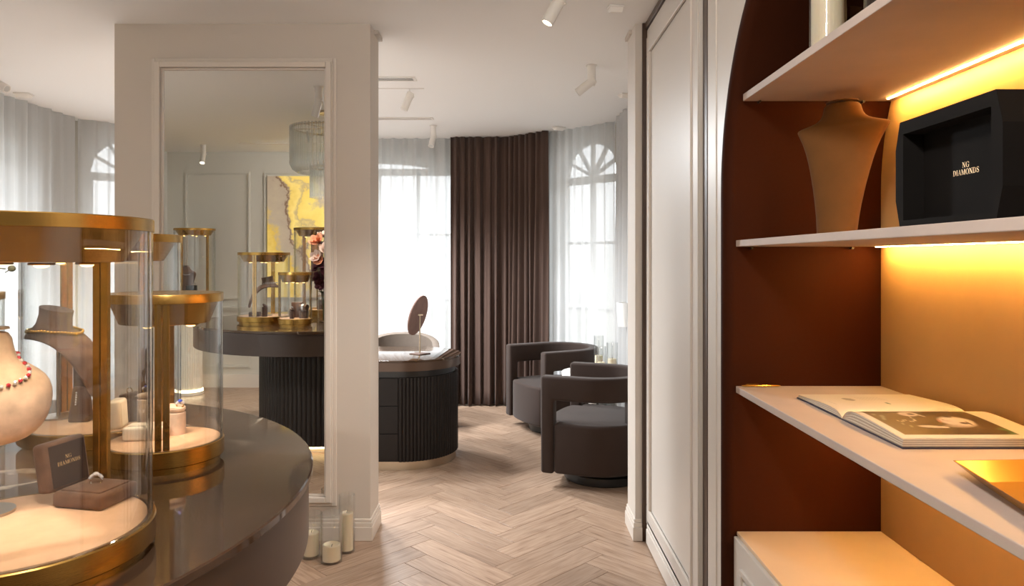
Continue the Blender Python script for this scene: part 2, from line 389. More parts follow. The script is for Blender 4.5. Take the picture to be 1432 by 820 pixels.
# ================================================================ mesh helpers
class MB:
    """collects geometry for ONE mesh object"""
    def __init__(s): s.v = []; s.f = []
    def add(s, vs, fs):
        o = len(s.v); s.v += [tuple(v) for v in vs]; s.f += [tuple(i + o for i in f) for f in fs]
        return s
    def box(s, x0, x1, y0, y1, z0, z1, T=None):
        vs = [(x, y, z) for z in (z0, z1) for y in (y0, y1) for x in (x0, x1)]
        if T is not None: vs = [T @ Vector(v) for v in vs]
        return s.add(vs, [(0, 2, 3, 1), (4, 5, 7, 6), (0, 1, 5, 4), (2, 6, 7, 3), (0, 4, 6, 2), (1, 3, 7, 5)])
    def lathe(s, prof, n=48, c=(0, 0, 0), T=None, closed=False):
        vs = []; k = len(prof)
        for i in range(n):
            a = 2 * PI * i / n
            for r, z in prof: vs.append((c[0] + r * math.cos(a), c[1] + r * math.sin(a), c[2] + z))
        if T is not None: vs = [T @ Vector(v) for v in vs]
        fs = []
        m = k if closed else k - 1
        for i in range(n):
            j = (i + 1) % n
            for q in range(m):
                q2 = (q + 1) % k
                if prof[q][0] < 1e-7 and prof[q2][0] < 1e-7: continue
                if prof[q][0] < 1e-7: fs.append((i * k + q, j * k + q2, i * k + q2))
                elif prof[q2][0] < 1e-7: fs.append((i * k + q, j * k + q, i * k + q2))
                else: fs.append((i * k + q, j * k + q, j * k + q2, i * k + q2))
        return s.add(vs, fs)
    def cyl(s, r, z0, z1, n=32, c=(0, 0, 0), T=None):
        return s.lathe([(0, z0), (r, z0), (r, z1), (0, z1)], n, c, T)
    def tube(s, pts, r, n=8, caps=True):
        pts = [Vector(p) for p in pts]; vs = []; rs = r if isinstance(r, (list, tuple)) else [r] * len(pts)
        t0 = (pts[1] - pts[0]).normalized()
        up = Vector((0, 0, 1)) if abs(t0.z) < 0.9 else Vector((1, 0, 0))
        u = t0.cross(up).normalized()
        for i, p in enumerate(pts):
            t = (pts[min(i + 1, len(pts) - 1)] - pts[max(i - 1, 0)]).normalized()
            u = (u - t * u.dot(t)).normalized(); w = t.cross(u)
            for k in range(n):
                a = 2 * PI * k / n
                vs.append(p + (u * math.cos(a) + w * math.sin(a)) * rs[i])
        fs = []
        for i in range(len(pts) - 1):
            for k in range(n):
                k2 = (k + 1) % n
                fs.append((i * n + k, i * n + k2, (i + 1) * n + k2, (i + 1) * n + k))
        if caps:
            fs.append(tuple(range(n - 1, -1, -1))); fs.append(tuple((len(pts) - 1) * n + k for k in range(n)))
        return s.add(vs, fs)
    def prism(s, poly, z0, z1, T=None):
        n = len(poly)
        vs = [(x, y, z0) for x, y in poly] + [(x, y, z1) for x, y in poly]
        if T is not None: vs = [T @ Vector(v) for v in vs]
        fs = [tuple(range(n - 1, -1, -1)), tuple(range(n, 2 * n))]
        fs += [(i, (i + 1) % n, n + (i + 1) % n, n + i) for i in range(n)]
        return s.add(vs, fs)
    def ball(s, c, r, n=10, m=6, sc_=(1, 1, 1), T=None):
        prof = [(max(0.0, math.sin(PI * i / m)), -math.cos(PI * i / m)) for i in range(m + 1)]
        prof[0] = (0, -1); prof[-1] = (0, 1)
        b = MB().lathe(prof, n)
        vs = [Vector((v[0] * sc_[0] * r, v[1] * sc_[1] * r, v[2] * sc_[2] * r)) for v in b.v]
        if T is not None: vs = [T @ v for v in vs]
        return s.add([v + Vector(c) for v in vs], b.f)
    def loft(s, rings, cap0=True, cap1=True):
        n = len(rings[0]); vs = [p for r in rings for p in r]; fs = []
        for i in range(len(rings) - 1):
            for k in range(n):
                k2 = (k + 1) % n
                fs.append((i * n + k, i * n + k2, (i + 1) * n + k2, (i + 1) * n + k))
        if cap0: fs.append(tuple(range(n - 1, -1, -1)))
        if cap1: fs.append(tuple((len(rings) - 1) * n + k for k in range(n)))
        return s.add(vs, fs)
    def build(s, name, m, parent=None, smooth=None, bevel=0.0, bseg=2, angle=40):
        me = bpy.data.meshes.new(name)
        me.from_pydata([tuple(v) for v in s.v], [], s.f)
        bm = bmesh.new(); bm.from_mesh(me)
        bmesh.ops.recalc_face_normals(bm, faces=bm.faces)
        if bevel:
            eds = [e for e in bm.edges if len(e.link_faces) == 2 and e.calc_face_angle(0) > math.radians(angle)]
            bmesh.ops.bevel(bm, geom=eds, offset=bevel, segments=bseg, affect='EDGES', profile=0.5, clamp_overlap=True)
        bm.to_mesh(me); bm.free()
        if smooth is None: smooth = 35
        if smooth:
            for p in me.polygons: p.use_smooth = True
            me.set_sharp_from_angle(angle=math.radians(smooth))
        me.materials.append(M[m] if isinstance(m, str) else m)
        o = bpy.data.objects.new(name, me)
        COL.objects.link(o)
        if parent is not None: o.parent = parent
        return o

def tag(o, label, cat, group=None):
    o['label'] = label; o['category'] = cat
    if group: o['group'] = group
    return o

def thing(name, label, cat, loc=(0, 0, 0), rz=0.0, group=None):
    o = bpy.data.objects.new(name, None)
    o.empty_display_size = 0.05
    COL.objects.link(o)
    o.location = loc; o.rotation_euler = (0, 0, rz)
    return tag(o, label, cat, group)

def struct(o):
    o['kind'] = 'structure'
    return o

def sempty(name, loc=(0, 0, 0)):
    o = bpy.data.objects.new(name, None); COL.objects.link(o); o.location = loc
    return struct(o)

def spot(name, loc, direction, power, angle=60, blend=0.5, color=(1, 0.78, 0.55), size=0.02, parent=None):
    d = bpy.data.lights.new(name, 'SPOT')
    d.energy = power; d.spot_size = math.radians(angle); d.spot_blend = blend; d.color = color; d.shadow_soft_size = size
    o = bpy.data.objects.new(name, d); COL.objects.link(o)
    o.location = loc
    o.rotation_euler = Vector(direction).to_track_quat('-Z', 'Y').to_euler()
    if parent is not None: o.parent = parent
    return o

def point(name, loc, power, color=(1, 0.78, 0.55), size=0.05, parent=None):
    d = bpy.data.lights.new(name, 'POINT')
    d.energy = power; d.color = color; d.shadow_soft_size = size
    o = bpy.data.objects.new(name, d); COL.objects.link(o); o.location = loc
    if parent is not None: o.parent = parent
    return o

# serif capitals as flat polygons (unit cap height), for the gold lettering
def ringpoly(cx, cy, rx, ry, a0, a1, thick, thin, n=18):
    """arc stroke that is thick at its sides and thin at top and bottom"""
    out = []
    for i in range(n):
        q = []
        for j in (i, i + 1):
            a = a0 + (a1 - a0) * j / n
            t = thin + (thick - thin) * abs(math.cos(a)) ** 1.3
            q.append(((cx + rx * math.cos(a), cy + ry * math.sin(a)), (cx + (rx - t) * math.cos(a), cy + (ry - max(thin, t * 0.5)) * math.sin(a))))
        out.append([q[0][0], q[1][0], q[1][1], q[0][1]])
    return out
def rc(x0, x1, y0, y1): return [(x0, y0), (x1, y0), (x1, y1), (x0, y1)]
def letter(ch):
    K, k, sf = 0.15, 0.06, 0.045
    if ch == 'I': return [rc(.14, .14 + K, 0, 1), rc(.04, .39, 0, sf), rc(.04, .39, 1 - sf, 1)], .43
    if ch == 'N': return [rc(.14, .14 + k, 0, 1), rc(.78, .78 + k, 0, 1), [(.10, 1), (.10 + K + .05, 1), (.84, 0), (.70, 0)],
                          rc(.04, .30, 0, sf), rc(.66, .95, 1 - sf, 1), rc(.02, .2, 1 - sf, 1)], .98
    if ch == 'D': return [rc(.12, .12 + K, 0, 1), rc(.02, .4, 0, sf), rc(.02, .4, 1 - sf, 1)] + ringpoly(.36, .5, .50, .5, -PI / 2, PI / 2, K, sf), .90
    if ch == 'O': return ringpoly(.47, .5, .45, .53, 0, 2 * PI, K, sf, 32), .94
    if ch == 'G': return ringpoly(.47, .5, .45, .53, PI * 0.22, PI * 1.80, K, sf, 26) + [rc(.70, .70 + K, 0.04, .42), rc(.58, .95, .42 - sf, .42), rc(.78, .85, .70, .95)], .98
    if ch == 'A': return [[(.05, 0), (.05 + k, 0), (.48, .98), (.44, 1.02)], [(.66, 0), (.66 + K + .02, 0), (.50, 1.02), (.42, 1.02)],
                          rc(.2, .68, .3, .3 + sf), rc(-.02, .24, 0, sf), rc(.56, .92, 0, sf)], .90
    if ch == 'M': return [rc(.13, .13 + k, 0, 1), rc(.90, .90 + K, 0, 1), [(.09, 1), (.09 + K + .03, 1), (.61, 0), (.54, 0)], [(.54, 0), (.60, 0), (.97, 1), (.90, 1)],
                          rc(.03, .29, 0, sf), rc(.80, 1.14, 0, sf), rc(.02, .2, 1 - sf, 1), rc(.92, 1.14, 1 - sf, 1)], 1.18
    if ch == 'S':
        pts = [(.60, .80), (.52, .95), (.34, .99), (.16, .90), (.12, .74), (.22, .60), (.42, .49), (.58, .37), (.60, .20), (.48, .05), (.28, .01), (.12, .09), (.07, .24)]
        wd = [.04, .05, .05, .08, .13, .15, .16, .15, .13, .08, .05, .05, .04]
        L, R = [], []
        for i, p in enumerate(pts):
            a, b = pts[max(i - 1, 0)], pts[min(i + 1, len(pts) - 1)]
            dx, dy = b[0] - a[0], b[1] - a[1]; l = math.hypot(dx, dy) or 1
            nx, ny = -dy / l * wd[i] / 2, dx / l * wd[i] / 2
            L.append((p[0] + nx, p[1] + ny)); R.append((p[0] - nx, p[1] - ny))
        return [[L[i], L[i + 1], R[i + 1], R[i]] for i in range(len(pts) - 1)] + [rc(.57, .63, .70, .97), rc(.04, .10, .03, .32)], .72
    return [], .4

def lettering(lines, cap, lead, origin, ux, uy, n, track=0.08):
    """centred lines of serif capitals on a plane; returns an MB"""
    mb = MB(); ux, uy, n, origin = Vector(ux).normalized(), Vector(uy).normalized(), Vector(n).normalized(), Vector(origin)
    for li, s in enumerate(lines):
        w = sum(letter(c)[1] + track for c in s) - track
        x = -w / 2; y = -li * lead
        for c in s:
            polys, adv = letter(c)
            for p in polys:
                vs = [origin + ux * ((x + px) * cap) + uy * (py * cap + y) + n * 0.0004 for px, py in p]
                mb.add(vs, [tuple(range(len(p)))])
            x += adv + track
    return mb

# ================================================================ setting: floor
floor = struct(MB().box(-4.0, 1.4, -0.9, 7.5, -0.12, -0.008).build('floor', 'subfloor', smooth=0))
PL, PW, GAP = 0.615, 0.138, 0.0012
def plank_mesh():
    mb = MB()
    x, y, b = PL / 2 - GAP, PW / 2 - GAP, 0.0004
    vs = [(-x, -y, -.008), (x, -y, -.008), (x, y, -.008), (-x, y, -.008),
          (-x, -y, -b * .6), (x, -y, -b * .6), (x, y, -b * .6), (-x, y, -b * .6),
          (-x + b, -y + b, 0), (x - b, -y + b, 0), (x - b, y - b, 0), (-x + b, y - b, 0)]
    fs = [(8, 9, 10, 11)] + [(i, (i + 1) % 4, 4 + (i + 1) % 4, 4 + i) for i in range(4)] + [(4 + i, 4 + (i + 1) % 4, 8 + (i + 1) % 4, 8 + i) for i in range(4)]
    return mb.add(vs, fs)
first_plank = None
field_v, field_f, field_uv, field_tone = [], [], [], []
cw = PL / math.sqrt(2)                      # spacing of the herringbone spines
stp = PW * math.sqrt(2)
SX = -0.455                                 # a spine measured in the photograph
pm = plank_mesh()
for k in range(-9, 6):
    xm = SX + (k + 0.5) * cw
    sgn = 1 if k % 2 else -1               # k=0: falls to the right
    for j in range(-8, 46):
        ym = 0.05 + j * stp + (0.0 if sgn > 0 else stp / 2)
        # planks of alternate columns interlock: ends of one butt the sides of the next
        c = Vector((xm + (PW / 2 * 0.7071 if sgn > 0 else -PW / 2 * 0.7071) * 0, ym, 0))
        if xm < -4.2 or xm > 1.5 or ym < -1.0 or ym > 7.6: continue
        ang = sgn * PI / 4
        dz = random.uniform(-0.0004, 0.0)
        if -1.15 < xm < 1.2 and 2.95 < ym < 7.4:
            if first_plank is None:
                first_plank = pm.build('plank', 'oak', floor, smooth=0); o = first_plank
            else:
                o = first_plank.copy(); COL.objects.link(o); o.parent = floor
            o.location = (c.x, c.y, dz); o.rotation_euler = (0, 0, ang + (PI if random.random() < .5 else 0))
        else:
            R = Matrix.Rotation(ang, 3, 'Z'); base = len(field_v)
            for v in pm.v:
                p = R @ Vector(v) + c; field_v.append((p.x, p.y, p.z + dz))
            for f in pm.f: field_f.append(tuple(i + base for i in f))
            rn = random.random()
            for v in pm.v: field_uv.append((v[0], v[1])); field_tone.append(rn)
me = bpy.data.meshes.new('floor_field'); me.from_pydata(field_v, [], field_f)
uvl = me.uv_layers.new(name='uv')
for lp in me.loops: uvl.data[lp.index].uv = field_uv[lp.vertex_index]
at = me.attributes.new('tone', 'FLOAT', 'POINT')
at.data.foreach_set('value', field_tone)
me.materials.append(M['oak_field'])
ff = bpy.data.objects.new('plank_field', me); COL.objects.link(ff); ff.parent = floor; ff['kind'] = 'stuff'

# ================================================================ setting: ceiling and walls
struct(MB().box(-4.1, 1.5, -0.95, 7.6, CEIL, CEIL + 0.12).build('ceiling', 'ceiling', smooth=0))

def wall_with_windows(name, p0, p1, wins, thick=0.22, inward=None, z1=CEIL):
    """wall from p0 to p1 (plan), openings = (u_centre, half, sill, spring, rise); thickness grows to the left of p0->p1 reversed (outward)"""
    p0, p1 = Vector((*p0, 0)), Vector((*p1, 0)); d = (p1 - p0); L = d.length; d.normalize()
    out = Vector((-d.y, d.x, 0))            # outward = left of travel
    mb = MB()
    def quad(u0, za0, za1, u1, zb0, zb1):
        # wall slab between u0,u1 : bottom za0/zb0, top za1/zb1
        vs = []
        for w in (0, thick):
            for (u, z) in ((u0, za0), (u1, zb0), (u1, zb1), (u0, za1)):
                q = p0 + d * u + out * w; vs.append((q.x, q.y, z))
        mb.add(vs, [(0, 1, 2, 3), (7, 6, 5, 4), (0, 4, 5, 1), (1, 5, 6, 2), (2, 6, 7, 3), (3, 7, 4, 0)])
    u = 0.0
    for (uc, h, sill, spring, rise) in wins:
        quad(u, 0, z1, uc - h, 0, z1)
        quad(uc - h, 0, sill, uc + h, 0, sill)
        N = 24
        prev = None
        for i in range(N + 1):
            x = -h + 2 * h * i / N
            z = arch_z(x, h, spring, rise)
            if prev: quad(uc + prev[0], prev[1], z1, uc + x, z, z1)
            prev = (x, z)
        u = uc + h
    quad(u, 0, z1, L, 0, z1)
    return struct(mb.build(name, 'wall_sage', smooth=0)), p0, d, out

def arch_z(x, h, spring, rise):
    R = (h * h + rise * rise) / (2 * rise); zc = spring + rise - R
    return zc + math.sqrt(max(0.0, R * R - x * x))

def window(name, p0, d, out, uc, h, sill, spring, rise, cols, rows, fan=0):
    root = sempty(name)
    def P(u, w, z):
        q = p0 + d * (uc + u) + out * w; return (q.x, q.y, z)
    def bar(u0, z0, u1, z1, wd, dep=0.05, w=0.10):
        a, b = Vector((u0, z0)), Vector((u1, z1)); t = (b - a).normalized(); n = Vector((-t.y, t.x)) * wd / 2
        cs = [a - n, b - n, b + n, a + n]; mb = MB()
        vs = [P(c.x, w, c.y) for c in cs] + [P(c.x, w + dep, c.y) for c in cs]
        return mb.add(vs, [(0, 1, 2, 3), (7, 6, 5, 4), (0, 4, 5, 1), (1, 5, 6, 2), (2, 6, 7, 3), (3, 7, 4, 0)])
    fw = 0.06
    fr = MB()
    for s in (-1, 1):
        b = bar(s * (h - fw / 2), sill, s * (h - fw / 2), spring, fw); fr.add(b.v, b.f)
    b = bar(-h, sill + fw / 2, h, sill + fw / 2, fw); fr.add(b.v, b.f)
    N = 20
    for i in range(N):
        x0, x1 = -h + 2 * h * i / N, -h + 2 * h * (i + 1) / N
        b = bar(x0, arch_z(x0, h, spring, rise) - fw / 2, x1, arch_z(x1, h, spring, rise) - fw / 2, fw); fr.add(b.v, b.f)
    fr.build('window_frame', 'window_frame', root, smooth=0)
    bar(-h, spring - 0.03, h, spring - 0.03, 0.07).build('transom', 'window_frame', root, smooth=0)
    for c in range(1, cols):
        u = -h + 2 * h * c / cols
        bar(u, sill, u, spring, 0.035).build('glazing_bar', 'window_frame', root, smooth=0)
    for r in range(1, rows):
        z = sill + (spring - sill) * r / rows
        bar(-h, z, h, z, 0.025).build('glazing_bar', 'window_frame', root, smooth=0)
    for i in range(fan):
        a = PI * (i + 1) / (fan + 1)
        r_ = min(h, rise) * 0.97
        bar(0.0, spring, r_ * math.cos(a) * (h / r_), spring + r_ * math.sin(a) * 0.95, 0.02).build('glazing_bar', 'window_frame', root, smooth=0)
    poly = [(-h, sill), (h, sill)] + [(h - 2 * h * i / N, arch_z(h - 2 * h * i / N, h, spring, rise)) for i in range(N + 1)]
    pv = [P(x, 0.125, z) for x, z in poly] + [P(x, 0.129, z) for x, z in poly]
    n = len(poly)
    MB().add(pv, [tuple(range(n)), tuple(range(2 * n - 1, n - 1, -1))] + [(i, (i + 1) % n, n + (i + 1) % n, n + i) for i in range(n)]).build('pane', 'pane', root, smooth=0)
    # stone sill inside the room
    sv = []
    for (u0, u1, w0, w1, z0, z1) in ((-h - .03, h + .03, -0.02, 0.10, sill - 0.03, sill),):
        sv = [P(u, w, z) for z in (z0, z1) for w in (w0, w1) for u in (u0, u1)]
    MB().add(sv, [(0, 2, 3, 1), (4, 5, 7, 6), (0, 1, 5, 4), (2, 6, 7, 3), (0, 4, 6, 2), (1, 3, 7, 5)]).build('window_sill', 'trim', root, smooth=0)
    return root

# order of travel keeps the outside on the left
w, p0, d, out = wall_with_windows('wall_back', (-2.778, 7.36), (0.088, 7.36), [(1.418, 0.82, 0.35, 2.40, 0.12)])
window('window_1', p0, d, out, 1.418, 0.82, 0.35, 2.40, 0.12, 4, 3)
w, p0, d, out = wall_with_windows('wall_back_right', (0.088, 7.36), (1.095, 6.353), [(0.885, 0.37, 0.35, 2.25, 0.369)])
window('window_2', p0, d, out, 0.885, 0.37, 0.35, 2.25, 0.369, 2, 3, fan=5)
w, p0, d, out = wall_with_windows('wall_back_left', (-3.90, 6.238), (-2.778, 7.36), [(0.58, 0.37, 0.35, 2.25, 0.369)])
window('window_3', p0, d, out, 0.58, 0.37, 0.35, 2.25, 0.369, 2, 3, fan=5)
w, p0, d, out = wall_with_windows('wall_left', (-3.90, -0.74), (-3.90, 6.238), [(3.34, 0.65, 0.35, 2.30, 0.15), (5.84, 0.65, 0.35, 2.30, 0.15)])
window('window_4', p0, d, out, 5.84, 0.65, 0.35, 2.30, 0.15, 3, 3)
window('window_added', p0, d, out, 3.34, 0.65, 0.35, 2.30, 0.15, 3, 3)  # unseen window, added to bring more daylight into the front room
struct(MB().box(1.095, 1.315, 3.945, 6.36, 0, CEIL).build('wall_right', 'wall', smooth=0))
wr = struct(MB().box(-4.12, 1.5, -0.96, -0.74, 0, CEIL).build('wall_rear', 'wall_sage', smooth=0))
def frame_moulding(parent, x0, x1, z0, z1, y, s=1, wd=0.035, th=0.016, name='panel_moulding', m='wall_sage'):
    """picture-frame moulding on a wall facing s*Y, two-step profile"""
    for (a, w2, t2) in ((0, wd, th * 0.55), (0.008, wd - 0.02, th)):
        mb = MB()
        X0, X1, Z0, Z1 = x0 + a, x1 - a, z0 + a, z1 - a
        ya, yb = (y, y + s * t2) if s > 0 else (y + s * t2, y)
        mb.box(X0, X1, ya, yb, Z1 - w2, Z1); mb.box(X0, X1, ya, yb, Z0, Z0 + w2)
        mb.box(X0, X0 + w2, ya, yb, Z0 + w2, Z1 - w2); mb.box(X1 - w2, X1, ya, yb, Z0 + w2, Z1 - w2)
        mb.build(name, m, parent, smooth=0)
frame_moulding(wr, -3.70, -2.95, 1.00, 2.465, -0.74)
frame_moulding(wr, -3.70, -2.95, 0.22, 0.82, -0.74)
frame_moulding(wr, -2.80, -1.30, 1.00, 2.465, -0.74)
frame_moulding(wr, -2.80, -1.30, 0.22, 0.82, -0.74)
frame_moulding(wr, -1.15, 0.55, 1.00, 2.465, -0.74)
frame_moulding(wr, -1.15, 0.55, 0.22, 0.82, -0.74)
MB().box(-3.9, 0.71, -0.74, -0.718, 0.88, 0.92).box(-3.9, 0.71, -0.74, -0.708, 0.905, 0.925).build('chair_rail', 'wall_sage', wr, smooth=0)
struct(MB().box(-3.9, 0.71, -0.74, -0.722, 0, 0.13).box(-3.9, 0.71, -0.74, -0.727, 0.13, 0.15).build('baseboard_rear', 'trim', smooth=0))

# partition that carries the mirror
PF, PB = 3.715, 3.946
part = struct(MB().box(-2.05, -0.721, PF, PB, 0, CEIL).build('wall_partition', 'wall', smooth=0))
MB().box(-2.075, -0.700, PF + 0.10, PB + 0.004, CEIL - 0.022, CEIL - 0.0005).build('top_trim', 'wall', part, smooth=0)
def baseboard(name, pts, out_s, h=0.112):
    mb = MB()
    x0, x1, y0, y1 = pts
    mb.box(x0 - .014, x1 + .014, y0 - .014, y1 + .014, 0, h - .04)
    mb.box(x0 - .010, x1 + .010, y0 - .010, y1 + .010, h - .04, h - .018)
    mb.box(x0 - .006, x1 + .006, y0 - .006, y1 + .006, h - .018, h)
    return struct(mb.build(name, 'trim', smooth=0, bevel=0.003, bseg=2))
baseboard('baseboard_partition', (-2.05, -0.721, PF, PB), 1)
# right-hand post of the opening
struct(MB().box(0.655, 1.10, PF, PB, 0, CEIL).build('wall_post', 'wall', smooth=0))
MB().box(0.640, 0.66, PF + 0.10, PB + 0.004, CEIL - 0.022, CEIL - 0.0005).build('top_trim', 'wall', bpy.data.objects['wall_post'], smooth=0)
mb = MB()
mb.box(0.641, 0.692, PF - .014, PB + .014, 0, .072); mb.box(0.645, 0.690, PF - .010, PB + .010, .072, .094); mb.box(0.649, 0.688, PF - .006, PB + .006, .094, .112)
struct(mb.build('baseboard_right', 'trim', smooth=0, bevel=0.003))

# outside: terrace, parapet and shrubs seen through the voile
struct(MB().box(-12, 12, 7.62, 22, -0.6, -0.45).box(-12, -4.15, -3, 7.62, -0.6, -0.45).box(1.5, 12, -3, 7.62, -0.6, -0.45).build('ground_outside', 'outside_ground', smooth=0))
struct(MB().box(-9, 8, 11.8, 12.0, -0.45, 0.62).box(-9, 8, 11.75, 12.05, 0.62, 0.70).build('wall_terrace', 'render_wall', smooth=0))

# ================================================================ right-hand joinery: sliding panel, brown frame, arched niche
XJ = 0.7135
CX, CZ, AR, LIP = 1.66, 1.68, 0.75, 0.0366
def niche_curve(inset, n=40):
    r = AR - inset
    pts = [(CX + r, 0.0), (CX + r, 0.558), (CX + r, CZ)]
    pts += [(CX + r * math.cos(PI * i / n), CZ + r * math.sin(PI * i / n)) for i in range(1, n)]
    pts += [(CX - r, CZ), (CX - r, 0.558), (CX - r, 0.0)]
    return pts
# white face with the arched opening
mb = MB()
def face_quad(y0, a0, a1, y1, b0, b1, x=XJ, t=0.02):
    vs = [(xx, y, z) for xx in (x, x + t) for (y, z) in ((y0, a0), (y1, b0), (y1, b1), (y0, a1))]
    mb.add(vs, [(0, 3, 2, 1), (4, 5, 6, 7), (0, 1, 5, 4), (1, 2, 6, 5), (2, 3, 7, 6), (3, 0, 4, 7)])
face_quad(2.41, 0, CEIL, 2.566, 0, CEIL)
prev = None
for i in range(49):
    a = PI * i / 48; y = CX + AR * math.cos(a); z = CZ + AR * math.sin(a)
    if prev: face_quad(prev[0], prev[1], CEIL, y, z, CEIL)
    prev = (y, z)
face_quad(CX - AR, 0, CEIL, -0.74, 0, CEIL)
jf = struct(mb.build('wall_joinery', 'joinery', smooth=0))
MB().box(XJ - 0.004, XJ + 0.002, 2.455, 2.522, 0.0, CEIL - .002).build('pilaster_moulding', 'joinery', jf, smooth=0, bevel=0.003, bseg=3)
# niche lining
rings = []
for q in range(9):
    a = PI / 2 * q / 8
    ins = LIP * math.sin(a); x = XJ + LIP * (1 - math.cos(a))
    rings.append([(x, y, z) for y, z in niche_curve(ins)])
rings.append([(1.234, y, z) for y, z in niche_curve(LIP)])
mb = MB(); n = len(rings[0])
vs = [p for r in rings for p in r]
fs = [(i * n + k, i * n + k + 1, (i + 1) * n + k + 1, (i + 1) * n + k) for i in range(len(rings) - 1) for k in range(n - 1)]
mb.add(vs, fs)
nl = struct(mb.build('wall_niche', 'niche', smooth=60))
sol = nl.modifiers.new('thickness', 'SOLIDIFY'); sol.thickness = 0.012; sol.offset = 1.0
MB().box(1.234, 1.262, CX - AR - .05, CX + AR + .05, 0, 2.50).build('niche_back', 'gold_wall', nl, smooth=0)
struct(MB().box(1.262, 1.40, -0.9, 3.95, 0, CEIL).build('wall_outer_right', 'wall', smooth=0))
struct(MB().box(XJ + 0.022, 1.262, 2.565, 2.60, 0, CEIL).build('trim_1', 'dark_groove', smooth=0))
# brown reveal between pilaster and sliding panel
struct(MB().box(XJ + 0.012, 0.80, 2.620, 2.684, 0, CEIL - .002).build('trim_2', 'brown_frame', smooth=0, bevel=.004))
struct(MB().box(XJ + 0.030, 0.80, 2.566, 2.620, 0, CEIL - .002).build('trim_3', 'dark_groove', smooth=0))
struct(MB().box(0.690, 0.80, 3.700, 3.714, 0, CEIL - .002).box(0.7065, 0.80, 3.655, 3.70, 0, .055).box(0.7065, 0.80, 3.74, 3.80, .0, CEIL).build('trim_4', 'brown_frame', smooth=0))
struct(MB().box(0.704, 0.80, -0.72, 3.70, 2.648, CEIL - .001).build('trim_5', 'brown_frame', smooth=0, bevel=.004))
# the panel door
door = sempty('door_1')
MB().box(XJ, 0.755, 2.684, 3.698, 0.012, 2.646).build('door_leaf', 'joinery', door, smooth=0, bevel=.003)
def xframe(y0, y1, z0, z1, wd, th, name, parent, x=XJ, m='joinery'):
    mb = MB()
    mb.box(x - th, x + .001, y0, y1, z1 - wd, z1); mb.box(x - th, x + .001, y0, y1, z0, z0 + wd)
    mb.box(x - th, x + .001, y0, y0 + wd, z0 + wd, z1 - wd); mb.box(x - th, x + .001, y1 - wd, y1, z0 + wd, z1 - wd)
    return mb.build(name, m, parent, smooth=0, bevel=.0025)
xframe(2.684, 3.690, 0.10, 2.60, 0.095, 0.006, 'door_frame', door)
xframe(2.765, 3.62, 0.165, 2.535, 0.030, 0.014, 'door_moulding', door)
MB().box(XJ - .014, XJ + .001, 2.684, 3.655, 0.010, 0.085).box(XJ - .010, XJ + .001, 2.684, 3.66, .085, .105).box(XJ - .006, XJ + .001, 2.684, 3.665, .105, .122).build('door_baseboard', 'joinery', door, smooth=0, bevel=.003)

# ---------------------------------------------------------------- niche shelves (each lifts out on its own)
def shelf(z0, z1, label, led=True, x0=0.752):
    t = thing('niche_shelf', label, 'shelf', (0, CX, z0), group=None)
    def half(z):
        dz = max(0.0, z - CZ); r = AR - LIP - 0.0015
        return math.sqrt(r * r - dz * dz)
    h = half(z1)
    MB().box(x0, 1.2335, -h, h, 0, z1 - z0).build('shelf_board', 'shelf', t, smooth=0, bevel=.002)
    if led:
        MB().box(1.195, 1.200, -h + .04, h - .04, -0.0025, -0.0004).build('led_strip', 'led', t, smooth=0)
    for y in (h - .012, ):
        for x in (0.80, 1.13):
            MB().cyl(.004, 0, .02, 10, T=Matrix.Translation((x, y + .010, -.005)) @ Matrix.Rotation(PI / 2, 4, 'X')).build('shelf_pin', 'black', t)
    return t
shelf(1.502, 1.5235, 'suede-covered niche shelf carrying the bust and the black box, amber strip under it')
shelf(1.969, 1.992, 'topmost suede-covered niche shelf carrying the candle glasses, bright amber strip below')
shelf(1.018, 1.040, 'suede-covered niche shelf with the open magazine and gold tray')

# drawer unit below
du = thing('drawer_unit', 'low white drawer unit with suede top at the foot of the brown niche', 'cabinet', (0.743, CX, 0))
hy = AR - LIP - 0.002
MB().box(0.02, 0.490, -hy, hy, 0.0, 0.545).build('cabinet_body', 'joinery', du, smooth=0)
MB().box(0.012, 0.490, -hy, hy, 0.545, 0.558).build('cabinet_top', 'cabinet_top', du, smooth=0, bevel=.002)
for (y0, y1) in ((0.004, hy - .006), (-hy + .006, -0.004)):
    for (z0, z1) in ((0.09, .545),):
        dr = MB().box(0.0, 0.0195, y0, y1, z0, z1).build('drawer', 'joinery', du, smooth=0, bevel=.003)
        mb = MB()
        for (a, wd, th) in ((.075, .018, .008), (.105, .010, .006)):
            mb.box(-th, .001, y0 + a, y1 - a, z1 - a - wd, z1 - a); mb.box(-th, .001, y0 + a, y1 - a, z0 + a, z0 + a + wd)
            mb.box(-th, .001, y0 + a, y0 + a + wd, z0 + a + wd, z1 - a - wd); mb.box(-th, .001, y1 - a - wd, y1 - a, z0 + a + wd, z1 - a - wd)
        mb.build('drawer_moulding', 'joinery', dr, smooth=0, bevel=.002)

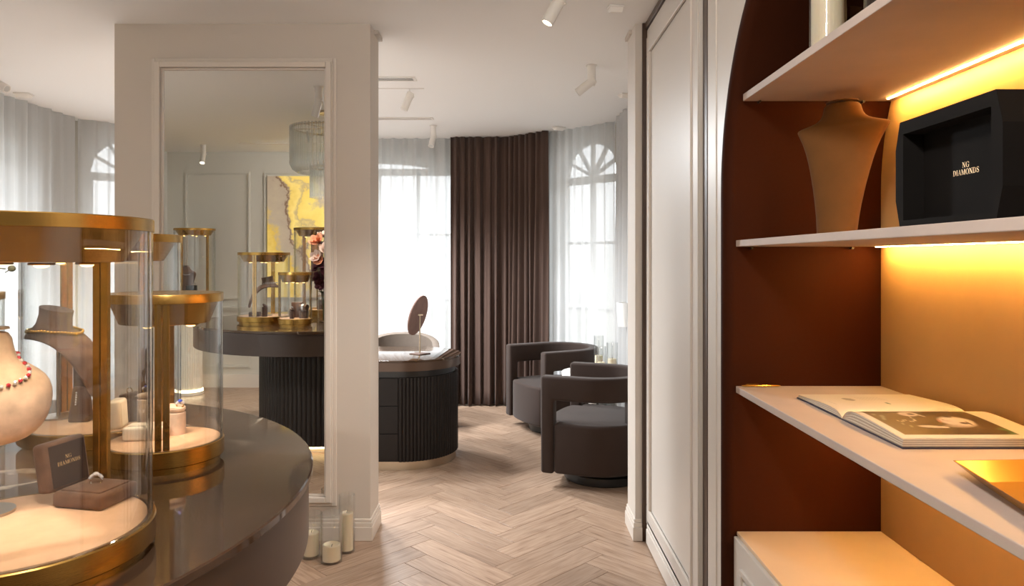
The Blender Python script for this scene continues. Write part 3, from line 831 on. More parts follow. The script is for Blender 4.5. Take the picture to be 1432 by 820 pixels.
# ================================================================ mirror on the partition
mr = thing('wall_mirror', 'tall framed mirror on the partition reflecting the showroom', 'mirror', (-1.374, PF - 0.0005, 0))
MX0, MX1, MZ0, MZ1 = -1.790 + 1.374, -0.958 + 1.374, 0.244, 2.440
MB().box(MX0, MX1, -0.006, 0, MZ0, MZ1).build('mirror_glass', 'mirror', mr, smooth=0)
def ymould(a, wd, th, name):
    mb = MB(); x0, x1, z0, z1 = MX0 - a, MX1 + a, MZ0 - a, MZ1 + a
    mb.box(x0, x1, -th, 0, z1, z1 + wd); mb.box(x0, x1, -th, 0, z0 - wd, z0)
    mb.box(x0 - wd, x0, -th, 0, z0 - wd, z1 + wd); mb.box(x1, x1 + wd, -th, 0, z0 - wd, z1 + wd)
    return mb.build(name, 'trim', mr, smooth=0, bevel=.003)
ymould(0.0, 0.012, 0.012, 'inner_frame'); ymould(0.0115, 0.028, 0.034, 'frame'); ymould(0.039, 0.007, 0.020, 'frame_bead'); ymould(0.0455, 0.018, 0.011, 'outer_frame')

# ================================================================ the big round display table
TC = Vector((-1.491, 1.4815, 0)); TT = 0.965
tb = thing('display_table', 'large round display table with polished brown marble top and fluted drum base', 'table', (TC.x, TC.y, 0))
MB().lathe([(0, TT - .02), (1.040, TT - .02), (1.046, TT - .016), (1.046, TT - .003), (1.043, TT), (0, TT)], 160).build('marble_top', 'marble', tb, smooth=30)
MB().lathe([(0, .79), (1.034, .79), (1.036, .792), (1.036, TT - .0205), (0, TT - .0205)], 160).build('table_band', 'table_band', tb, smooth=30)
def fluted(r, z0, z1, n, depth, name, m, parent, a0=0, a1=2 * PI, per=6):
    poly = []
    tot = int(n * per)
    for i in range(tot + (0 if a1 - a0 > 6.28 else 1)):
        a = a0 + (a1 - a0) * i / tot
        ph = (i % per) / per
        rr = r - depth * (1 - abs(math.sin(PI * ph)) ** 0.6)
        poly.append((rr * math.cos(a), rr * math.sin(a)))
    return MB().prism(poly, z0, z1).build(name, m, parent, smooth=50)
fluted(0.553, 0.045, 0.7895, 92, 0.010, 'fluted_drum', 'flute', tb)
MB().cyl(0.535, 0.0, 0.0448, 96).build('plinth', 'cream', tb, smooth=30)
MB().lathe([(.5365, .030), (.5365, .042), (.545, .042), (.545, .030)], 96, closed=True).build('led_ring', 'led_soft', tb)

# ================================================================ showcases
def showcase(label, x, y, R, H, rot=0.0, base_z=TT, glow=7.0, post=True, name='glass_showcase', stand_ang=(PI / 2, -PI / 2), lens_on=True):
    t = thing(name, label, 'showcase', (x, y, base_z), rot, 'brass and glass showcases')
    MB().lathe([(0, 0), (R * .93, 0), (R * .93, .0152), (0, .0152)], 96).build('plinth', 'brass', t, smooth=30)
    MB().lathe([(0, .0153), (R - .002, .0153), (R, .0175), (R, .053), (R - .002, .055), (R * .955, .055), (R * .955, .048), (0, .048)], 96).build('base_band', 'brass', t, smooth=30)
    MB().lathe([(0, .0482), (R * .93, .0482), (R * .93, .0555), (R * .925, .056), (0, .056)], 96).build('display_pad', 'pad', t, smooth=30)
    g0, g1 = R * .975, R * .948
    MB().lathe([(g0, .0553), (g0, H - .022), (g1, H - .022), (g1, .0553)], 96, closed=True).build('glass_cylinder', 'glass', t, smooth=30)
    MB().lathe([(0, H - .0005), (R * .980, H - .0005), (R * .985, H - .002), (R * .985, H - .0215), (R * .90, H - .0215), (R * .75, H - .0725), (R * .74, H - .0735), (0, H - .0735)], 96).build('canopy', 'brass', t, smooth=30)
    rl = R * .50
    for k in range(4):
        a = PI / 4 + k * PI / 2 + .25
        dl = MB().lathe([(0, H - .0740), (.017, H - .0740), (.019, H - .0765), (.017, H - .078), (.012, H - .078), (.012, H - .0745), (0, H - .0745)], 20, c=(rl * math.cos(a), rl * math.sin(a), 0)).build('downlight', 'brass', t)
        MB().lathe([(0, -.0825), (.006, -.082), (.010, -.080), (.0115, -.0768), (0, -.0768)], 16, c=(rl * math.cos(a), rl * math.sin(a), H)).build('lens', 'down_lens', dl)
    if post:
        for a in stand_ang:
            mbs = MB()
            T = Matrix.Rotation(a, 4, 'Z')
            for dx in (-.0085, .0085):
                MB().box(R * .90, R * .945, dx - .0072, dx + .0072, .0562, H - .0737 if False else H - .0218, T=T).build('post', 'brass', t, smooth=0, bevel=.001)
    if glow:
        spot('showcase_lamp', (0, 0, H - .082), (0, 0, -1), glow, angle=110, blend=0.8, color=(1.0, 0.80, 0.56), size=R * .35, parent=t)
    return t
AX, AY = -0.80, 1.17
BX, BY = -1.12, 1.975
CXc, CYc = -0.842, 1.75
showcase('tall brass showcase nearest the lens, holding the ruby necklace bust and brown ring box', AX, AY, 0.20, 0.564, rot=-0.16, glow=4.5)
showcase('tall brass showcase behind the short one, with leaning bust and ring stands', BX, BY, 0.20, 0.564, rot=1.047, glow=3)
showcase('short brass showcase at the table edge holding ivory ring box and sapphire ring', CXc, CYc, 0.135, 0.414, rot=.40, glow=3)
DX, DY = -1.925, 1.80; EX, EY = -1.602, 2.062; FX, FY = -1.717, 1.04
showcase('tall brass showcase mirrored left, with curved brown arm bust inside', DX, DY, 0.20, 0.55, rot=.05, glow=3)
showcase('short mirrored brass showcase with watch roll on brown blocks', EX, EY, 0.125, 0.40, rot=PI / 2, glow=4)
showcase('tallest mirrored brass showcase in front of yellow onyx holding a brown panel', FX, FY, 0.20, 0.775, rot=-.9, glow=4)

# white fluted pedestal with its own showcase, seen only in the mirror
pd = thing('fluted_pedestal', 'round ivory fluted pedestal with glowing foot, reflected in the mirror', 'pedestal', (-3.48, -0.36, 0))
fluted(0.135, 0.055, 0.99, 34, 0.008, 'fluted_shaft', 'white_flute', pd)
MB().cyl(0.150, 0.0, 0.03, 48).build('foot', 'white_flute', pd)
MB().lathe([(.135, .0305), (.135, .054), (.142, .054), (.142, .0305)], 64, closed=True).build('led_ring', 'led_white', pd)
MB().lathe([(0, .991), (.20, .991), (.235, 1.02), (.235, 1.05), (0, 1.05)], 64).build('capital', 'white_flute', pd)
showcase('tall brass showcase on the ivory fluted pedestal, seen only in the mirror', -3.42, -0.36, 0.215, 0.745, rot=.3, base_z=1.0505, glow=4)

# ================================================================ display props
def ell_ring(cx, cy, z, a, b, n=28, p=2.0, tilt=0.0, flat_back=1.0):
    out = []
    for i in range(n):
        t = 2 * PI * i / n
        c, s = math.cos(t), math.sin(t)
        x = a * math.copysign(abs(c) ** (2 / p), c); y = b * math.copysign(abs(s) ** (2 / p), s)
        if y > 0: y *= flat_back
        out.append((cx + x, cy + y, z + tilt * y))
    return out

def chest_bust(label, loc, rz, m, tops, name='necklace_bust', stand=None, lean=0.0, cat='display bust'):
    """front faces local -Y; tops: list (z, half width, half depth, y offset)"""
    t = thing(name, label, cat, loc, rz)
    rings = [ell_ring(0, yo, z, a, b, flat_back=0.55, p=2.2) for (z, a, b, yo) in tops]
    o = MB().loft(rings).build('bust_body', m, t, smooth=50)
    ss = o.modifiers.new('smooth', 'SUBSURF'); ss.levels = 1; ss.render_levels = 1
    if lean: o.rotation_euler = (lean, 0, 0)
    z, a, b, yo = tops[-1]
    nt_ = MB().loft([ell_ring(0, yo, z - .001, a * .9, b * .9, flat_back=.55), ell_ring(0, yo, z + .003, a * .86, b * .86, flat_back=.55)]).build('neck_cap', m, t)
    if lean: nt_.rotation_euler = (lean, 0, 0)
    if stand:
        zt, r = stand
        MB().cyl(r, 0, .005, 48).build('stand_base', 'steel', t)
        MB().cyl(.005, .005, zt, 16).build('stand_rod', 'steel', t)
    return t
# shelf bust (camel)
zs = 1.5235
chest_bust('camel suede necklace bust standing on the niche shelf beside the black box', (.995, 2.15, zs), -0.80, 'tan_bust',
           [(0, .060, .046, -.024), (.012, .056, .040, -.024), (.10, .066, .034, -.016), (.20, .086, .032, -.004), (.27, .105, .032, .004), (.31, .124, .030, .010), (.330, .136, .026, .014),
            (.340, .138, .020, .016), (.347, .116, .024, .020), (.354, .086, .030, .022), (.366, .063, .036, .022), (.388, .054, .040, .020), (.412, .054, .042, .018)])
# ruby necklace bust in the near showcase
pa = TT + .0561
RB_LOC = (-0.902, 1.235, pa)
RB_TOPS = [(.116, .030, .020, 0), (.124, .060, .034, 0), (.145, .084, .044, -.002), (.180, .097, .050, -.004), (.212, .098, .048, -.002), (.236, .088, .044, .002),
           (.252, .064, .040, .008), (.264, .044, .038, .012), (.285, .037, .036, .014), (.318, .036, .036, .014)]
def on_bust(tops, a, z, off):
    for i in range(len(tops) - 1):
        if tops[i][0] <= z <= tops[i + 1][0]: break
    t = (z - tops[i][0]) / (tops[i + 1][0] - tops[i][0])
    A, B, Y = (tops[i][k] + (tops[i + 1][k] - tops[i][k]) * t for k in (1, 2, 3))
    c, sn = math.cos(a), math.sin(a)
    x = A * math.copysign(abs(c) ** (2 / 2.2), c); y = B * math.copysign(abs(sn) ** (2 / 2.2), sn)
    if y > 0: y *= .55
    l = math.hypot(x, y)
    return (x * (1 + off / l), Y + y * (1 + off / l), z)
rb = chest_bust('pale blush necklace bust wearing the ruby necklace, inside the nearest showcase', RB_LOC, 0.55, 'blush', RB_TOPS,
           stand=(.15, .042))
nk = thing('ruby_necklace', 'necklace of alternating rubies and diamonds around the pale blush bust', 'necklace', RB_LOC, 0.55)
for nm, mm, par in (('ruby_link', 'ruby', 0), ('diamond_link', 'gem', 1)):
    mb = MB()
    for i in range(60):
        if i % 2 != par: continue
        a = 2 * PI * i / 60
        s = math.sin(a)                                  # -1 = front
        fz = .272 - .050 * max(0, -s) ** 1.3
        mb.ball(on_bust(RB_TOPS, a, fz, .0025), .0037, 8, 5)
    mb.build(nm, mm, nk)

def ring_box(label, loc, rz, m, inner, w=.093, d=.103, h=.028, lid_h=.088, lean=.16, text=False, lift=.0):
    """hinge along local X=0 edge; body runs +X (depth d), width along Y"""
    t = thing('ring_box', label, 'ring box', loc, rz)
    MB().box(0, d, 0, w, 0, h).build('box_base', m, t, smooth=30, bevel=.008, bseg=4)
    MB().box(.010, d - .010, .010, w - .010, h - .002, h + .003).build('box_cushion', m, t, smooth=30, bevel=.003)
    T = Matrix.Translation((0, 0, h - .004)) @ Matrix.Rotation(-lean, 4, 'Y')
    th = .030
    lid = MB().box(-th, 0, 0, w, 0, lid_h, T=T).build('box_lid', m, t, smooth=30, bevel=.008, bseg=4)
    MB().box(-.004, .0006, .007, w - .007, .007, lid_h - .007, T=T).build('lid_lining', inner, lid, smooth=0)
    if text:
        R = T.to_3x3()
        lettering(['NG', 'DIAMONDS'], .0068, .0100, T @ Vector((.0010, w * .5, lid_h * .60)), R @ Vector((0, 1, 0)), R @ Vector((0, 0, 1)), R @ Vector((1, 0, 0))).build('lettering', 'gold_leaf', lid, smooth=0)
    return t
ang = math.atan2(.091, .0195) - PI / 2
ring_box('open brown velvet ring box with gold lettering, inside the nearest showcase', (-0.809, 1.262, pa), ang, 'taupe', 'dark_inner', text=True)
def ring(label, loc, rz, band='silver', stone='gem', r=.010, tilt=0, sc_=1.0, cluster=True):
    t = thing('finger_ring', label, 'ring', loc, rz)
    T = Matrix.Rotation(tilt, 4, 'X')
    n = 28
    MB().tube([T @ Vector((r * math.cos(2 * PI * i / n), 0, r + r * math.sin(2 * PI * i / n))) for i in range(n + 1)], .0013 * sc_, 8, caps=False).build('ring_band', band, t)
    MB().ball(T @ Vector((0, 0, 2 * r + .002)), .0045 * sc_, 8, 4, (1, 1, .75)).build('ring_stone', stone, t, smooth=0)
    if cluster:
        mb = MB()
        for i in range(9):
            a = PI * .16 + PI * .68 * i / 8
            mb.ball(T @ Vector((r * 1.12 * math.cos(a), 0, r + r * 1.12 * math.sin(a))), .0026 * sc_, 6, 4)
        mb.build('ring_pave', stone if stone == 'gem' else 'gem', t, smooth=0)
    return t
bx = Vector((-0.809, 1.262, 0)) + Matrix.Rotation(ang, 3, 'Z') @ Vector((.046, .052, 0))
ring('diamond cluster ring set in the open brown velvet ring box', (bx.x, bx.y, pa + .0265), ang + .55, 'silver', 'gem', r=.0095, sc_=1.3)

def ring_stand(label, loc, r, h, m, tilt=.25, rz=0, stone=None, band='gold'):
    t = thing('ring_stand', label, 'display stand', loc, rz)
    MB().lathe([(0, 0), (r, 0), (r, h - .002), (r - .002, h), (0, h)], 32).build('column', m, t)
    T = Matrix.Translation((0, 0, h + .010)) @ Matrix.Rotation(tilt, 4, 'Y')
    MB().lathe([(0, -.006), (r * .85, -.006), (r * 1.0, 0), (r * .95, .005), (0, .006)], 32, T=T).build('cushion', m, t)
    MB().cyl(r * .5, h - .001, h + .008, 20).build('neck', m, t)
    return t

# --- short showcase contents
pc = TT + .0561
def at_px(px, Y, z): return ((px - 712) / 1000 * Y, Y, z)
ring_box('open ivory suede ring box inside the short showcase', (-0.930, 1.715, pc), 0.18, 'ivory_suede', 'ivory_suede', w=.055, d=.098, h=.034, lid_h=.070, lean=.06)
ring_stand('blush round ring stand with tilted cushion at the back of the short showcase', (-0.840, 1.800, pc), .0245, .055, 'blush', tilt=.18)
ring('gold ring with blue sapphire on the tilted cushion in the short showcase', (-0.827, 1.797, pc + .065), .5, 'gold', 'sapphire', r=.008, sc_=1.4)
ring_stand('blush ring stand half hidden behind the ivory ring box', (-0.925, 1.82, pc), .020, .085, 'blush', tilt=-.2)
ring('small gold ring on the stand behind the ivory ring box', (-0.925, 1.82, pc + .100), .3, 'gold', 'sapphire', r=.007)

# --- tall showcase behind: leaning bust with gold beads
def leaning_bust(label, loc, rz, m, scale=1.0, rod=.215):
    t = thing('leaning_bust', label, 'display bust', loc, rz)
    # spine runs from the back of the shoulders over the neck and down a long bib (+X)
    spine = [(-.098, .222, .012, .010), (-.080, .232, .044, .012), (-.045, .240, .066, .016), (-.005, .240, .074, .018), (.035, .226, .072, .018),
             (.066, .200, .064, .016), (.090, .165, .054, .014), (.108, .125, .044, .012), (.120, .085, .034, .010), (.126, .060, .026, .008)]
    rings = []
    for i, (x, z, hw, th) in enumerate(spine):
        a = spine[max(i - 1, 0)]; b = spine[min(i + 1, len(spine) - 1)]
        tx, tz = b[0] - a[0], b[2 - 1] - a[1]
        l = math.hypot(tx, tz); nx, nz = -tz / l, tx / l
        ring_ = []
        for k in range(20):
            u = 2 * PI * k / 20
            yy = hw * math.cos(u); oo = th * math.sin(u) - 0.22 * hw * (math.cos(u) ** 2)
            ring_.append(((x + nx * oo) * scale, yy * scale, (z + nz * oo) * scale))
        rings.append(ring_)
    o = MB().loft(rings).build('bust_body', m, t, smooth=60)
    o.modifiers.new('smooth', 'SUBSURF').render_levels = 1
    nr = []
    for (x, z, a, b) in ((-.022, .238, .058, .048), (-.018, .258, .046, .040), (-.014, .280, .042, .036), (-.010, .302, .044, .038)):
        nr.append([((x + a * math.cos(2 * PI * k / 24)) * scale, b * math.sin(2 * PI * k / 24) * scale, (z - .22 * a * math.cos(2 * PI * k / 24) * (1 if z > .27 else .5)) * scale) for k in range(24)])
    nk_ = MB().loft(nr); nk_.build('neck', m, t, smooth=50)
    global bust_bvh
    full = MB().loft(rings).add(nk_.v, nk_.f)
    bust_bvh = BVHTree.FromPolygons([Vector(v) for v in full.v], full.f)
    MB().cyl(.046, 0, .005, 40, c=(-.005, 0, 0)).build('stand_base', 'steel', t)
    MB().cyl(.005, .005, rod * scale, 14, c=(-.005, 0, 0)).build('stand_rod', 'steel', t)
    return t
pb = TT + .0561
leaning_bust('taupe velvet bust leaning forward on a steel stand, wearing gold beads', (-1.247, 1.985, pb), -0.15, 'taupe')
bd = thing('bead_necklace', 'string of gold beads around the leaning taupe bust', 'necklace', (-1.247, 1.985, pb), -0.15)
mb = MB()
for i in range(52):
    a = 2 * PI * i / 52
    c, s = math.cos(a), math.sin(a)
    x = -.016 + .072 * c; y = .058 * s
    z = .256 - .055 * max(0, c) ** 2 - .008 * max(0, -c)
    hit = bust_bvh.ray_cast(Vector((x, y, .40)), Vector((0, 0, -1)))
    if hit[0] is not None: z = hit[0].z + .0035
    mb.ball((x, y, z), .0046, 7, 5)
mb.build('beads', 'gold', bd)
ring_stand('taupe cylinder ring stand beside the leaning bust', (-1.200, 2.01, pb), .022, .150, 'dark_taupe', tilt=.15)
ring('slim gold ring on the taupe cylinder stand beside the leaning bust', (-1.198, 2.01, pb + .160), .2, 'gold', 'gem', r=.007, cluster=False)
t = thing('earring_stand', 'slanted brown velvet earring block right of the taupe cylinder stand', 'display stand', (-1.160, 1.935, pb), .2)
MB().loft([[(-.028, -.016, 0), (.028, -.016, 0), (.028, .020, 0), (-.028, .020, 0)], [(-.020, -.002, .095), (.020, -.002, .095), (.020, .016, .095), (-.020, .016, .095)]]).build('block', 'dark_taupe', t, smooth=30, bevel=.007, bseg=3)
t2 = thing('earring', 'drop earring hanging on the slanted brown velvet block', 'earring', (-1.160, 1.935, pb), .2)
mb = MB()
for i in range(6): mb.ball((-.006, -.0115 - .0012 * (5 - i) , .050 + .006 * i), .0028, 6, 4)
mb.build('drops', 'gem', t2)
ring_stand('squat brown ring stand at the right of the tall rear showcase', (-1.035, 1.95, pb), .026, .060, 'dark_taupe', tilt=-.2)
ring('gold ring on the squat brown stand in the tall rear showcase', (-1.035, 1.95, pb + .074), .1, 'gold', 'gem', r=.007, cluster=False)

# --- mirrored showcases' contents (only seen in the mirror)
def block(label, loc, sx, sy, sz, m='dark_taupe', rz=0, lean=0):
    t = thing('display_block', label, 'display block', loc, rz)
    o = MB().box(-sx / 2, sx / 2, -sy / 2, sy / 2, 0, sz).build('block', m, t, smooth=30, bevel=.004, bseg=3)
    return t
leaning_bust('curved brown arm bust reflected in the left tall showcase', (DX + .02, DY + .02, pb), 2.9, 'taupe', scale=1.0)
mb = MB()
br = thing('diamond_collar', 'diamond collar on the curved arm bust reflected in the mirror', 'necklace', (DX + .02, DY + .02, pb), 2.9)
for i in range(30):
    a = 2 * PI * i / 30; c, s = math.cos(a), math.sin(a)
    mb.ball((-.012 + .074 * c, .060 * s, .256 - .055 * max(0, c) ** 2), .004, 6, 4)
mb.build('stones', 'gem', br)
ring_stand('brown cylinder stand in the mirrored left showcase', (DX + .05, DY + .13, pb), .020, .075, 'dark_taupe', tilt=.6)
block('low brown block in the mirrored left showcase', (DX - .03, DY + .12, pb), .08, .05, .035)
ring('diamond ring on the low block in the mirrored left showcase', (DX - .03, DY + .12, pb + .0345), .3, 'silver', 'gem', r=.010, sc_=1.5)
ring_stand('slim cylinder stand at the front of the mirrored short showcase', (EX - .005, EY + .065, pb), .016, .055, 'dark_taupe', tilt=.1)
block('brown block behind the slim cylinder in the mirrored short showcase', (EX + .0, EY - .05, pb), .075, .05, .115)
block('square brown block under the watch roll in the mirrored short showcase', (EX + .07, EY + .02, pb), .055, .05, .055)
wr_ = thing('watch_roll', 'pale cushion roll with bangle, on a block in the mirrored short showcase', 'display roll', (EX + .07, EY + .02, pb + .0552), .3)
MB().cyl(.024, -.03, .03, 28, T=Matrix.Translation((0, 0, .024)) @ Matrix.Rotation(PI / 2, 4, 'Y')).build('roll', 'taupe', wr_)
MB().lathe([(.0245, -.008), (.0285, -.008), (.0285, .008), (.0245, .008)], 28, T=Matrix.Translation((0, 0, .024)) @ Matrix.Rotation(PI / 2, 4, 'Y'), closed=True).build('bangle', 'gem', wr_)
ring('diamond ring on the slim cylinder in the mirrored short showcase', (EX - .005, EY + .065, pb + .071), .2, 'silver', 'gem', r=.008, sc_=1.4)
t = thing('velvet_stand', 'tall brown velvet stand inside the tallest mirrored showcase', 'display stand', (FX + .0, FY - .02, pb), 0)
MB().box(-.055, .055, -.008, .008, .24, .60).build('panel_board', 'taupe', t, smooth=30, bevel=.004)
MB().cyl(.006, 0, .26, 12).build('panel_rod', 'brass', t); MB().cyl(.05, 0, .006, 32).build('panel_foot', 'brass', t)
block('dark block at the front of the tallest mirrored showcase', (FX + .06, FY + .10, pb), .05, .05, .085)
ring('diamond ring on the dark block in the tallest mirrored showcase', (FX + .06, FY + .10, pb + .0845), .3, 'silver', 'gem', r=.011, sc_=1.6)
ph = 1.0505 + .0561
chest_bust('dark necklace bust in the mirrored pedestal showcase', (-3.50, -0.33, ph), PI - .5, 'dark_taupe',
           [(0, .05, .045, 0), (.05, .062, .045, 0), (.13, .085, .046, 0), (.19, .105, .046, 0), (.215, .100, .042, 0), (.235, .060, .036, .01), (.25, .040, .034, .012), (.285, .038, .034, .012)])
nk2 = thing('crystal_necklace', 'crystal necklace on the dark bust in the mirrored pedestal showcase', 'necklace', (-3.50, -0.33, ph), PI - .5)
mb = MB()
for i in range(26):
    a = 2 * PI * i / 26; s = math.sin(a)
    mb.ball((.060 * math.cos(a), .004 + .052 * s, .236 - .05 * max(0, -s)), .0055, 6, 4)
mb.build('crystals', 'gem', nk2)
block('black block in the mirrored pedestal showcase', (-3.40, -0.24, ph), .10, .05, .075, 'black_suede')
ring('crystal ring on the black block in the mirrored pedestal showcase', (-3.37, -0.24, ph + .0745), .3, 'silver', 'gem', r=.012, sc_=1.8)

# ---------------------------------------------------------------- bouquet in a glass vase on the table
def petal(mb, base, dirv, side, L, W, cup=.25, n=5):
    base, dirv, side = Vector(base), Vector(dirv).normalized(), Vector(side).normalized()
    nrm = dirv.cross(side).normalized()
    rows = []
    for i in range(n + 1):
        t = i / n; w = W * math.sin(PI * (t * .86 + .07)) ** .8
        rows.append([base + dirv * (L * t) + side * (w * s / 2) + nrm * (cup * L * t * t - cup * .5 * w * abs(s)) for s in (-1, 0, 1)])
    vs = [p for r in rows for p in r]; fs = []
    for i in range(n):
        for k in range(2): fs.append((i * 3 + k, i * 3 + k + 1, i * 3 + k + 4, i * 3 + k + 3))
    mb.add(vs, fs)
def bloom(name, c, axis, r, m, parent, layers=((6, 1.0, .2), (5, .75, .6), (4, .5, .95))):
    mb = MB(); ax = Vector(axis).normalized()
    u = ax.cross(Vector((.3, .9, .2))).normalized(); v = ax.cross(u)
    for (k, sc_, up) in layers:
        for i in range(k):
            a = 2 * PI * i / k + up * 3
            rad = u * math.cos(a) + v * math.sin(a)
            petal(mb, Vector(c) + ax * .004, rad + ax * up, ax.cross(rad), r * sc_, r * sc_ * 1.0, cup=.3)
    return mb.build(name, m, parent, smooth=80)
VX, VY = -1.447, 1.80
vs_ = thing('glass_vase', 'small clear glass vase holding the bouquet behind the nearest showcase', 'vase', (VX, VY, TT))
MB().lathe([(0, 0), (.05, 0), (.055, .01), (.055, .20), (.051, .20), (.051, .012), (0, .012)], 40).build('vase_body', 'glass', vs_)
bq = thing('bouquet', 'bouquet of peach, blush and burgundy blooms with an orchid spray, in the glass vase', 'flowers', (VX, VY, TT + .014))
fl = [('petal_wine', -.02, .06, .34, .055), ('petal_wine', .03, .075, .40, .055), ('petal_wine', .00, .09, .45, .05), ('petal_wine', .06, .06, .36, .05), ('petal_wine', -.01, .085, .29, .05),
      ('petal_blush', -.04, .09, .50, .055), ('petal_peach', -.02, .10, .47, .045), ('petal_peach', -.04, .08, .62, .065), ('petal_wine', .02, .06, .57, .06), ('petal_blush', .03, .10, .56, .055),
      ('petal_peach', .07, .04, .52, .05), ('petal_wine', .08, .0, .44, .055), ('petal_blush', .0, .02, .66, .06), ('petal_wine', -.05, .02, .42, .05)]
for (mm, x, y, z, r) in fl:
    b = bloom('bloom', (x, y, z), (x * 3, y * 3 + .05, .12 + (z - .45)), r, mm, bq)
    MB().tube([(x * .2, y * .2, .0), (x * .3, y * .3, .15), (x, y, z)], .0022, 6).build('stem', 'leaf', bq)
for (x, y, z) in ((-.03, .06, .25), (.05, .05, .27), (.0, .08, .24)):
    mb = MB(); petal(mb, (0, 0, .2), (x, y, z - .2), (y, -x, 0), .09, .045); mb.build('leaf', 'leaf', bq)
# orchid spray to the left of the lens, leaning over towards +X
sp = [(0.0, -.01, .15), (.03, -.04, .36), (.10, -.06, .452), (.17, -.065, .464), (.225, -.065, .458)]
MB().tube(sp, [.003, .003, .0025, .002, .0015], 6).build('orchid_stem', 'bud', bq)
ob = bloom('orchid_bloom', (.165, -.080, .468), (.3, -.9, .15), .042, 'petal_white', bq, layers=((5, 1.0, .15),))
MB().ball((.160, -.098, .470), .014, 10, 6).build('orchid_lip', 'petal_yellow', ob)
for (x, z, dx, dz) in ((.208, .472, .008, .016), (.225, .459, .016, .0), (.185, .458, .006, -.022)):
    bb = MB().ball((x + dx, -.066, z + dz), .008, 10, 6, (1.2, .8, 1.0)); bb.tube([(x, -.066, z - .008 if dz < 0 else z - .01), (x + dx, -.066, z + dz)], .0012, 5).build('orchid_bud', 'bud', bq)

# ================================================================ chandelier above the table (mirror)
ch = thing('chandelier', 'two-tier crystal rod chandelier reflected at the top right of the mirror', 'chandelier', (TC.x, TC.y, CEIL))
MB().cyl(.09, -.02, -.0005, 40).build('ceiling_rose', 'champagne', ch)
MB().cyl(.008, -.14, -.02, 12).build('hanging_rod', 'champagne', ch)
for (nm, r, z) in (('upper_ring', .305, -.14), ('lower_ring', .145, -.46)):
    MB().lathe([(r - .012, z - .012), (r - .002, z - .012), (r - .002, z + .0), (r - .012, z + .0)], 72, closed=True).build(nm, 'champagne', ch)
mb = MB()
for k in range(6):
    a = PI / 3 * k; mb.tube([(0, 0, -.138), (.3 * math.cos(a), .3 * math.sin(a), -.145)], .004, 6)
for k in range(4):
    a = PI / 2 * k; mb.tube([(.14 * math.cos(a), .14 * math.sin(a), -.15), (.14 * math.cos(a), .14 * math.sin(a), -.46)], .003, 6)
mb.build('spokes', 'champagne', ch)
def rod_mesh(L, curl):
    pts = [(0, 0, 0), (0, 0, -L * .5), (0, 0, -L)]
    if curl:
        pts = [(0, 0, 0), (0, 0, -L * .5), (0, 0, -L * .82), (-.02, 0, -L * .93), (-.06, 0, -L)]
    return MB().tube(pts, .0105, 8)
for (cnt, r, z, L, curl) in ((64, .310, -.135, .37, True), (30, .150, -.455, .26, False)):
    base = None
    for k in range(cnt):
        a = 2 * PI * k / cnt
        if base is None:
            o = base = rod_mesh(L, curl).build('crystal_rod', 'crystal', ch, smooth=60)
        else:
            o = base.copy(); COL.objects.link(o); o.parent = ch
        o.location = (r * math.cos(a), r * math.sin(a), z); o.rotation_euler = (0, 0, a)
MB().ball((0, 0, -.76), .022, 12, 8).build('drop', 'crystal', ch)
for k in range(6):
    a = PI / 3 * k + .3
    b = MB().lathe([(0, -.25), (.006, -.24), (.010, -.22), (.006, -.19), (0, -.18)], 12, c=(.2 * math.cos(a), .2 * math.sin(a), 0)).build('candle_bulb', 'lens_off', ch)

# onyx picture on the rear wall, with its moulding
on = thing('onyx_panel', 'backlit yellow onyx slab with grey veins on the reflected rear wall', 'wall panel', (-2.05, -0.735, 1.03))
MB().box(-.70, .70, 0, .022, 0, 1.378).build('onyx_slab', 'onyx', on, smooth=0)

# ================================================================ ceiling fittings
def spotlight(label, x, y, aim, lit=0.0, mount=.115, head=.112, r=.0268, track=False, angle=70, tint=(1, .945, .89), soft=.03):
    t = thing('ceiling_spotlight', label, 'spotlight', (x, y, CEIL), 0, 'white ceiling spotlights')
    if not track:
        MB().cyl(.036, -.004, -.0003, 28).build('ceiling_plate', 'white', t)
        MB().cyl(r, -mount, -.004, 28).build('mount', 'white', t)
    else:
        MB().cyl(.004, -.05, -.0003, 10).build('mount', 'white', t)
        mount = .05
    a = Vector(aim).normalized()
    q = a.to_track_quat('Z', 'Y').to_matrix().to_4x4()
    piv = Vector((0, 0, -mount + (.012 if not track else .0)))
    T = Matrix.Translation(piv) @ q
    h = MB().lathe([(0, -.024), (r - .004, -.024), (r, -.020), (r, head), (r - .004, head + .001), (r - .006, head - .004), (0, head - .004)], 28, T=T).build('lamp_head', 'white', t, smooth=30)
    MB().cyl(r - .007, head - .0038, head - .002, 24, T=T).build('lens', 'lamp_lens' if lit else 'lens_off', h)
    MB().ball(piv + a.cross(Vector((0.1, .9, .1))).normalized() * r, .008, 10, 6).build('knuckle', 'white', t)
    if lit:
        p = piv + a * (head + .006)
        spot('spot_beam', p, a, lit, angle=angle, blend=.6, color=tint, size=soft, parent=t)
    return t
spotlight('glowing white ceiling spotlight at the top of the picture, tilted left', .217, 3.1, (-.45, -.05, -.85), lit=90)
spotlight('unlit white ceiling spotlight beyond the glowing one, tilted sharply left', .519, 4.51, (-.80, .1, -.62))
spotlight('unlit white spotlight hanging from the thin ceiling track', -.713, 5.13, (-.38, 0, -.92), track=True)
spotlight('unlit white ceiling spotlight close to the back window', -.693, 6.54, (-.12, -.45, -.75))
spotlight('unlit white ceiling spotlight at the left edge near the sheer curtain', -3.25, 4.5, (.85, -.1, -.45))
spotlight('glowing white ceiling spotlight reflected in the mirror', -3.27, -0.23, (.1, .5, -.9), lit=30)
